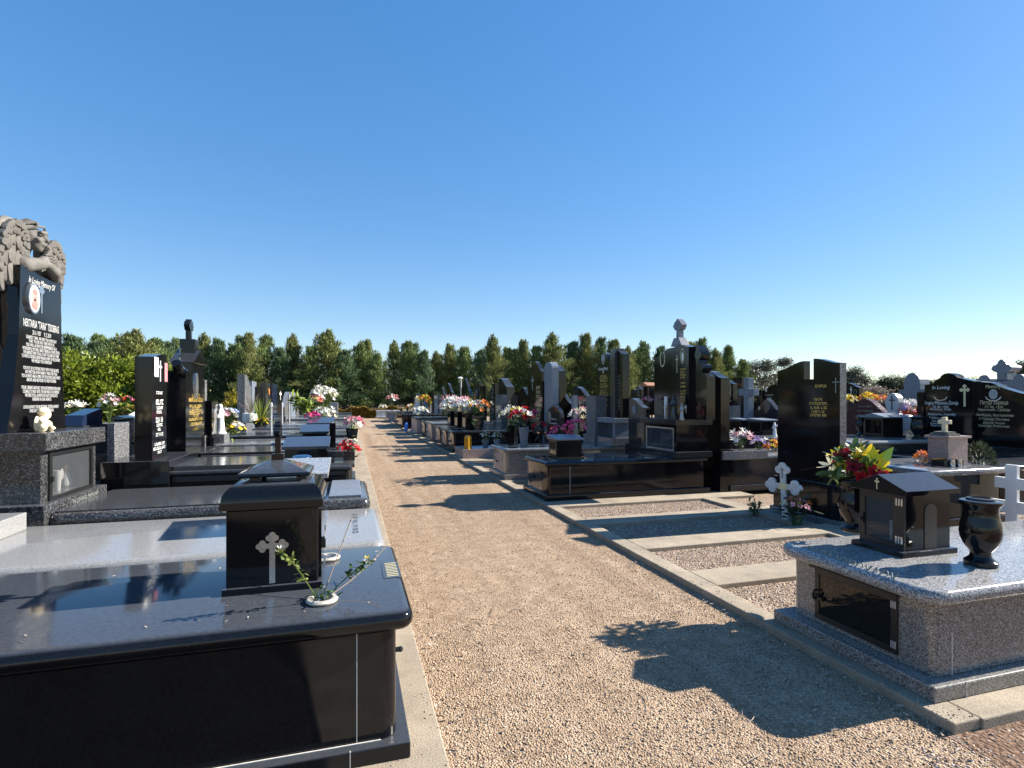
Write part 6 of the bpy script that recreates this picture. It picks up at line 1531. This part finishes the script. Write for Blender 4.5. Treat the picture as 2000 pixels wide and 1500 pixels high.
tops = [(345, 662), (398, 656), (432, 662), (462, 672), (488, 651), (522, 657), (548, 678), (572, 657), (606, 676), (640, 649), (672, 684), (704, 673), (738, 690), (770, 670), (796, 668), (824, 686), (852, 690), (876, 672), (908, 678), (934, 684), (962, 659), (990, 680), (1022, 664), (1048, 676), (1078, 655), (1112, 668),
        (1146, 652), (1172, 660), (1200, 664), (1226, 680), (1256, 668), (1288, 676), (1318, 684), (1345, 668), (1372, 662), (1398, 684), (1424, 676), (1450, 702)]
order = [0, 2, 1, 3, 4, 0, 1, 2, 3, 2, 1, 0, 3, 2, 0, 1, 2, 4, 3, 1, 2, 0, 4, 3, 2, 1, 4, 1, 4, 2, 0, 1, 3, 4, 0, 2, 0, 3]
HT = [8.6, 8.2, 8.9, 8.0, 9.0]
rr = random.Random(77); used = set()
def place(pk, loc, H, rz, widen=1.0, label=None, group=None):
    s = H / HT[pk]; sc = (s * widen, s * widen, s)
    if pk not in used:
        used.add(pk); o = protos[pk]; o.location = loc; o.rotation_euler = (0, 0, rz); o.scale = sc
        if label: o['label'] = label
        if group: o['group'] = group
        return o
    return dup(protos[pk], loc, rz, sc, label, group)
for i, (u, v) in enumerate(tops):
    Y = 60 + rr.uniform(-1.6, 1.6); p = at_y(u, v, Y)
    lab = None
    if (u, v) == (640, 649): lab = 'broadest light olive casuarina tree rising above the end of the path'
    place(order[i], (p.x, Y, 0), p.z, rr.random() * 6.28, rr.uniform(.95, 1.35) * (1.35 if lab else 1), lab)
GB = 'trees in the second row behind the first'
for i in range(26):
    x = -62 + i * 4.6 + rr.uniform(-1, 1); Y = 67 + rr.uniform(-2, 2)
    place(i % 5 if i % 3 else 1, (x, Y, 0), rr.uniform(7.0, 8.7), rr.random() * 6.28, 1.35, 'darker casuarina tree in the second row, mostly hidden behind the first', GB)
for i in range(12):
    place((i * 3) % 5, (-42 - rr.uniform(-1.5, 1.5), 56 - i * 6.5, 0), rr.uniform(7, 9), rr.random() * 6.28, 1.3, 'casuarina tree far left behind the bright green shrubs', 'trees along the far left edge')
for i, (u, v, Y) in enumerate(((150, 656, 46), (188, 668, 50), (222, 664, 47), (262, 649, 44), (300, 662, 50), (325, 668, 54))):
    p = at_y(u, v, Y); place((1, 1, 0, 2, 0, 1)[i], (p.x, Y, 0), p.z, rr.random() * 6.28, (1.5, 1.2, 1.2, 2.0, 1.3, 1.2)[i], ('low olive tree just right of the inscribed stele top', 'small blue-green tree above the bright shrubs', 'blue-green tree left of the broad rounded one', 'broad rounded olive tree above the bright green shrubs', 'dark tree left of the first lettered stele', 'dark tree directly behind the first lettered stele')[i], 'trees above the bright green shrubs')
# open-crowned gum trees and dark trees far right
def gum(label, u, v, Y, rad, mat, seed, name='gum_tree', trunk='barkpale', group=None, dens=1.0, low=.3):
    p = at_y(u, v, Y); H = p.z; g = np.random.default_rng(seed); rr = random.Random(seed)
    t = thing(name, label, 'tree', (p.x, Y, 0), group); tr = MB(); b = Vector((p.x, Y, 0))
    tr.tube([b, b + Vector((.1, 0, H * .3)), b + Vector((-.1, .1, H * .55))], [H * .03, H * .024, H * .016], 7)
    Ps = []
    for k in range(int(11 * dens) + 5):
        a = k * 2.4; f = rr.uniform(low, 1); q = rr.uniform(.25, 1) * rad * math.sin(min(1, .35 + (1 - f) * 1.3) * 1.5)
        c = b + Vector((math.cos(a) * q, math.sin(a) * q, H * f - .5)); tr.tube([b + Vector((0, 0, H * rr.uniform(.25, .5))), (b + c) / 2 + Vector((0, 0, H * .25)), c], [H * .012, H * .008, .02], 5)
        m = int(520 * dens * rr.uniform(.6, 1.3)); s_ = rad * rr.uniform(.16, .3)
        Ps.append(np.array(c) + g.normal(0, 1, (m, 3)) * np.array([s_, s_, s_ * .6]))
    P = np.concatenate(Ps); n = len(P)
    tr.build('trunk', trunk, t)
    leaf_mesh('crown', P, g.normal(0, 1, (n, 3)) + np.array([0, 0, -.4]), g.uniform(.18, .42, n), g.uniform(.1, .2, n), mat, t, g); return t
gum('pale grey-green gum tree with open crown left of the notched double headstone', 1490, 700, 82, 3.4, 'eucalypt', 21)
gum('tall narrow gum tree just touching the notched double headstone', 1528, 699, 86, 2.6, 'eucalypt', 22)
gum('small gum tree low between casuarina row and pale gum', 1462, 722, 80, 2.2, 'eucalypt', 23)
gum('tall thin-crowned gum tree right of the notched double headstone', 1664, 719, 84, 2.8, 'eucalypt', 24)
gum('second gum tree with thin crown sloping down to the right', 1690, 735, 82, 2.8, 'eucalypt', 25)
gum('low brownish gum tree behind the red granite headstone', 1700, 752, 70, 2.8, 'drytwig', 26, dens=.7)
gum('dark rounded tree behind the grey panelled monument, left one', 1735, 741, 88, 4.5, 'darktree', 27, 'dark_tree', 'bark', dens=1.6, low=.1)
gum('dark rounded tree just left of the grey panelled monument', 1760, 738, 90, 3.2, 'darktree', 28, 'dark_tree', 'bark', dens=1.4, low=.1)
gum('pointed dark conifer above the grey panelled monument', 1775, 727, 90, 2.0, 'darktree', 29, 'dark_tree', 'bark', dens=1.3, low=.1)
gum('dark tree right of the grey panelled monument', 1815, 744, 90, 3.6, 'darktree', 30, 'dark_tree', 'bark', dens=1.5, low=.1)
gum('dark tree above the sloping panel of the wide lettered headstone', 1925, 742, 92, 4.5, 'darktree', 31, 'dark_tree', 'bark', dens=1.5, low=.1)
gum('dark tree showing its spreading crown at the right edge', 1996, 712, 80, 4.0, 'darktree', 32, 'dark_tree', 'bark', dens=1.5)
for i in range(9):
    gum('dark tree in the far belt at the right, low behind other trees', 1600 + i * 62, 756 + (i * 7) % 12, 105, 5, 'darktree', 40 + i, 'dark_tree', 'bark', 'far dark trees at the right', 1.3, .08)
# bright shrubs and hedges on the left
def shrub(label, c, rad, n, L, W, mat, seed, group=None, name='shrub', cat='shrub', lumps=9):
    g = np.random.default_rng(seed); rr = random.Random(seed); t = thing(name, label, cat, (c[0], c[1], 0), group); st = MB(); Ps, Ds = [], []
    for k in range(lumps):
        a = k * 2.4; q = rr.uniform(.1, .75); z = rr.uniform(.15, 1.0); o = np.array([c[0] + math.cos(a) * rad[0] * q, c[1] + math.sin(a) * rad[1] * q, rad[2] * (.15 + .72 * z)])
        r = np.array([rad[0] * .48, rad[1] * .48, rad[2] * .24]) * rr.uniform(.8, 1.2); m = n // lumps
        d = g.normal(0, 1, (m, 3)); d /= np.linalg.norm(d, axis=1)[:, None]; Ps.append(o + d * r * g.uniform(.6, 1.08, (m, 1))); Ds.append(d + g.normal(0, .5, (m, 3)) + np.array([0, 0, .3]))
        st.tube([(c[0], c[1], 0), tuple(o * np.array([.5, .5, .5]) + np.array([c[0], c[1], 0]) * .5), tuple(o)], [.05, .03, .01], 5)
    P = np.concatenate(Ps); D = np.concatenate(Ds); m = len(P)
    st.build('stems', 'bark', t); leaf_mesh('foliage', P, D, g.uniform(.7, 1.3, m) * L, g.uniform(.7, 1.3, m) * W, mat, t, g, .1); return t
for i, (u, v, lab) in enumerate(((132, 684, 'tallest bright green leafy shrub right beside the inscribed stele'), (175, 708, 'bright green leafy shrub second from the inscribed stele'), (215, 706, 'bright green leafy shrub third from the inscribed stele'), (255, 699, 'bright green leafy shrub just left of first lettered stele'), (80, 690, 'bright green leafy shrub hidden behind the inscribed stele'), (290, 712, 'bright green leafy shrub hidden behind the first lettered stele'))):
    p = at_y(u, v, 22); shrub(lab, (p.x, 22 + .4 * (i % 2)), (1.25, 1.1, p.z * .98), 5200, .17, .085, 'brightbush', 60 + i, 'bright green shrubs behind the left graves', lumps=14)
def hedge(label, x0, x1, y0, y1, h, n, L, W, mat, seed, name='hedge'):
    g = np.random.default_rng(seed); t = thing(name, label, 'hedge', ((x0 + x1) / 2, (y0 + y1) / 2, 0))
    x = g.uniform(x0, x1, n); top = h * (.86 + .14 * np.sin(x * 2.1) + .08 * np.sin(x * 5.3 + 1)); s = g.random(n)
    y = np.where(s < .5, y0 + g.exponential(.06, n), g.uniform(y0, y1, n)); z = np.where(s < .5, g.uniform(0, 1, n) * top, top - g.exponential(.08, n))
    D = np.stack([g.normal(0, .6, n), np.where(s < .5, -1, 0) + g.normal(0, .5, n), g.normal(.5, .5, n)], 1)
    leaf_mesh('foliage', np.stack([x, y, np.clip(z, .02, None)], 1), D, g.uniform(.7, 1.3, n) * L, g.uniform(.7, 1.3, n) * W, mat, t, g, .1)
    st = MB()
    for k in range(int((x1 - x0) / .6) + 1): q = x0 + .2 + k * .6; st.tube([(q, (y0 + y1) / 2, 0), (q + .1, (y0 + y1) / 2, h * .7)], [.03, .015], 5)
    st.build('stems', 'bark', t); return t
a, b = at_y(100, 800, 17).x, at_y(300, 800, 17).x
hedge('low golden yellow clipped hedge in front of the bright green shrubs', a, b, 17, 18, at_y(200, 793, 17).z, 9000, .09, .05, 'yellowhedge', 71)
hedge('low orange and green hedge across the far end of the gravel path', -1.2, 4.6, 50.6, 52, 1.02, 9000, .2, .12, 'orangehedge', 72)
hedge('low green hedge left of the path end behind the white box headstone', -5.2, -1.2, 50.6, 52, .95, 5000, .2, .12, 'leafgreen', 73)
p = at_y(458, 778, 15); shrub('golden conifer shrub between the white statue and the brownish stele', (p.x, 15), (.45, .4, p.z), 2500, .12, .03, 'yellowhedge', 81, lumps=8)
sheet('grass_verge', -70, 90, 52.5, 80, .002, 'darkground')
sheet('lawn', -60, -3.5, 12.5, 52.4, .0, 'soil')

# dry leaves and twigs on the gravel
def twigs(name, label, n, x0, x1, y0, y1, L, seed, mat):
    rr = random.Random(seed); m = MB()
    for _ in range(n):
        x, y, a = rr.uniform(x0, x1), rr.uniform(y0, y1), rr.random() * 6.28; l = L * rr.uniform(.4, 1); q = Vector((x, y, .012)); d = Vector((math.cos(a), math.sin(a), 0)) * l
        m.tube([q, q + d * .5 + Vector((rr.gauss(0, .01), rr.gauss(0, .01), .006)), q + d], [.0028, .0025, .0012], 4)
    return m.build(name, mat, label=label, cat='twigs', kind='stuff')
twigs('twig_litter', 'scattered dry twigs lying on the gravel in the foreground', 46, .5, 3.2, 1.3, 4.2, .16, 5, 'drytwig')
rr = random.Random(15); m = MB()
for _ in range(420):
    y = 1.4 + 14 * rr.random() ** 1.6; x = rr.choice((rr.gauss(.5, .06), rr.uniform(.45, 2.7), rr.gauss(2.68, .06))); 
    petal(m, Vector((x, y, .012 + .008 * rr.random())), Vector((rr.gauss(0, 1), rr.gauss(0, 1), .1)).normalized(), Vector((rr.gauss(0, .3), rr.gauss(0, .3), 1)).normalized(), rr.uniform(.015, .04), rr.uniform(.008, .018), rr.uniform(-.4, .4), rr)
for x0_, x1_, y0_, y1_, z_, n_ in ((-1.3, .2, 2.5, 3.55, .662, 26), (-1.6, .2, 3.7, 4.8, .677, 22), (2.95, 4.6, 2.1, 3.05, .614, 10), (2.78, 2.93, 2.5, 7.5, .058, 60), (2.95, 5, 3.9, 4.2, .058, 14)):
    for _ in range(n_): petal(m, Vector((rr.uniform(x0_, x1_), rr.uniform(y0_, y1_), z_ + .002)), Vector((rr.gauss(0, 1), rr.gauss(0, 1), .05)).normalized(), Vector((rr.gauss(0, .2), rr.gauss(0, .2), 1)).normalized(), rr.uniform(.008, .022), rr.uniform(.004, .01), rr.uniform(0, .4), rr)
m.build('leaf_litter', 'drytwig', label='scattered dry leaf litter on the gravel and along the kerbs', cat='leaves', kind='stuff')
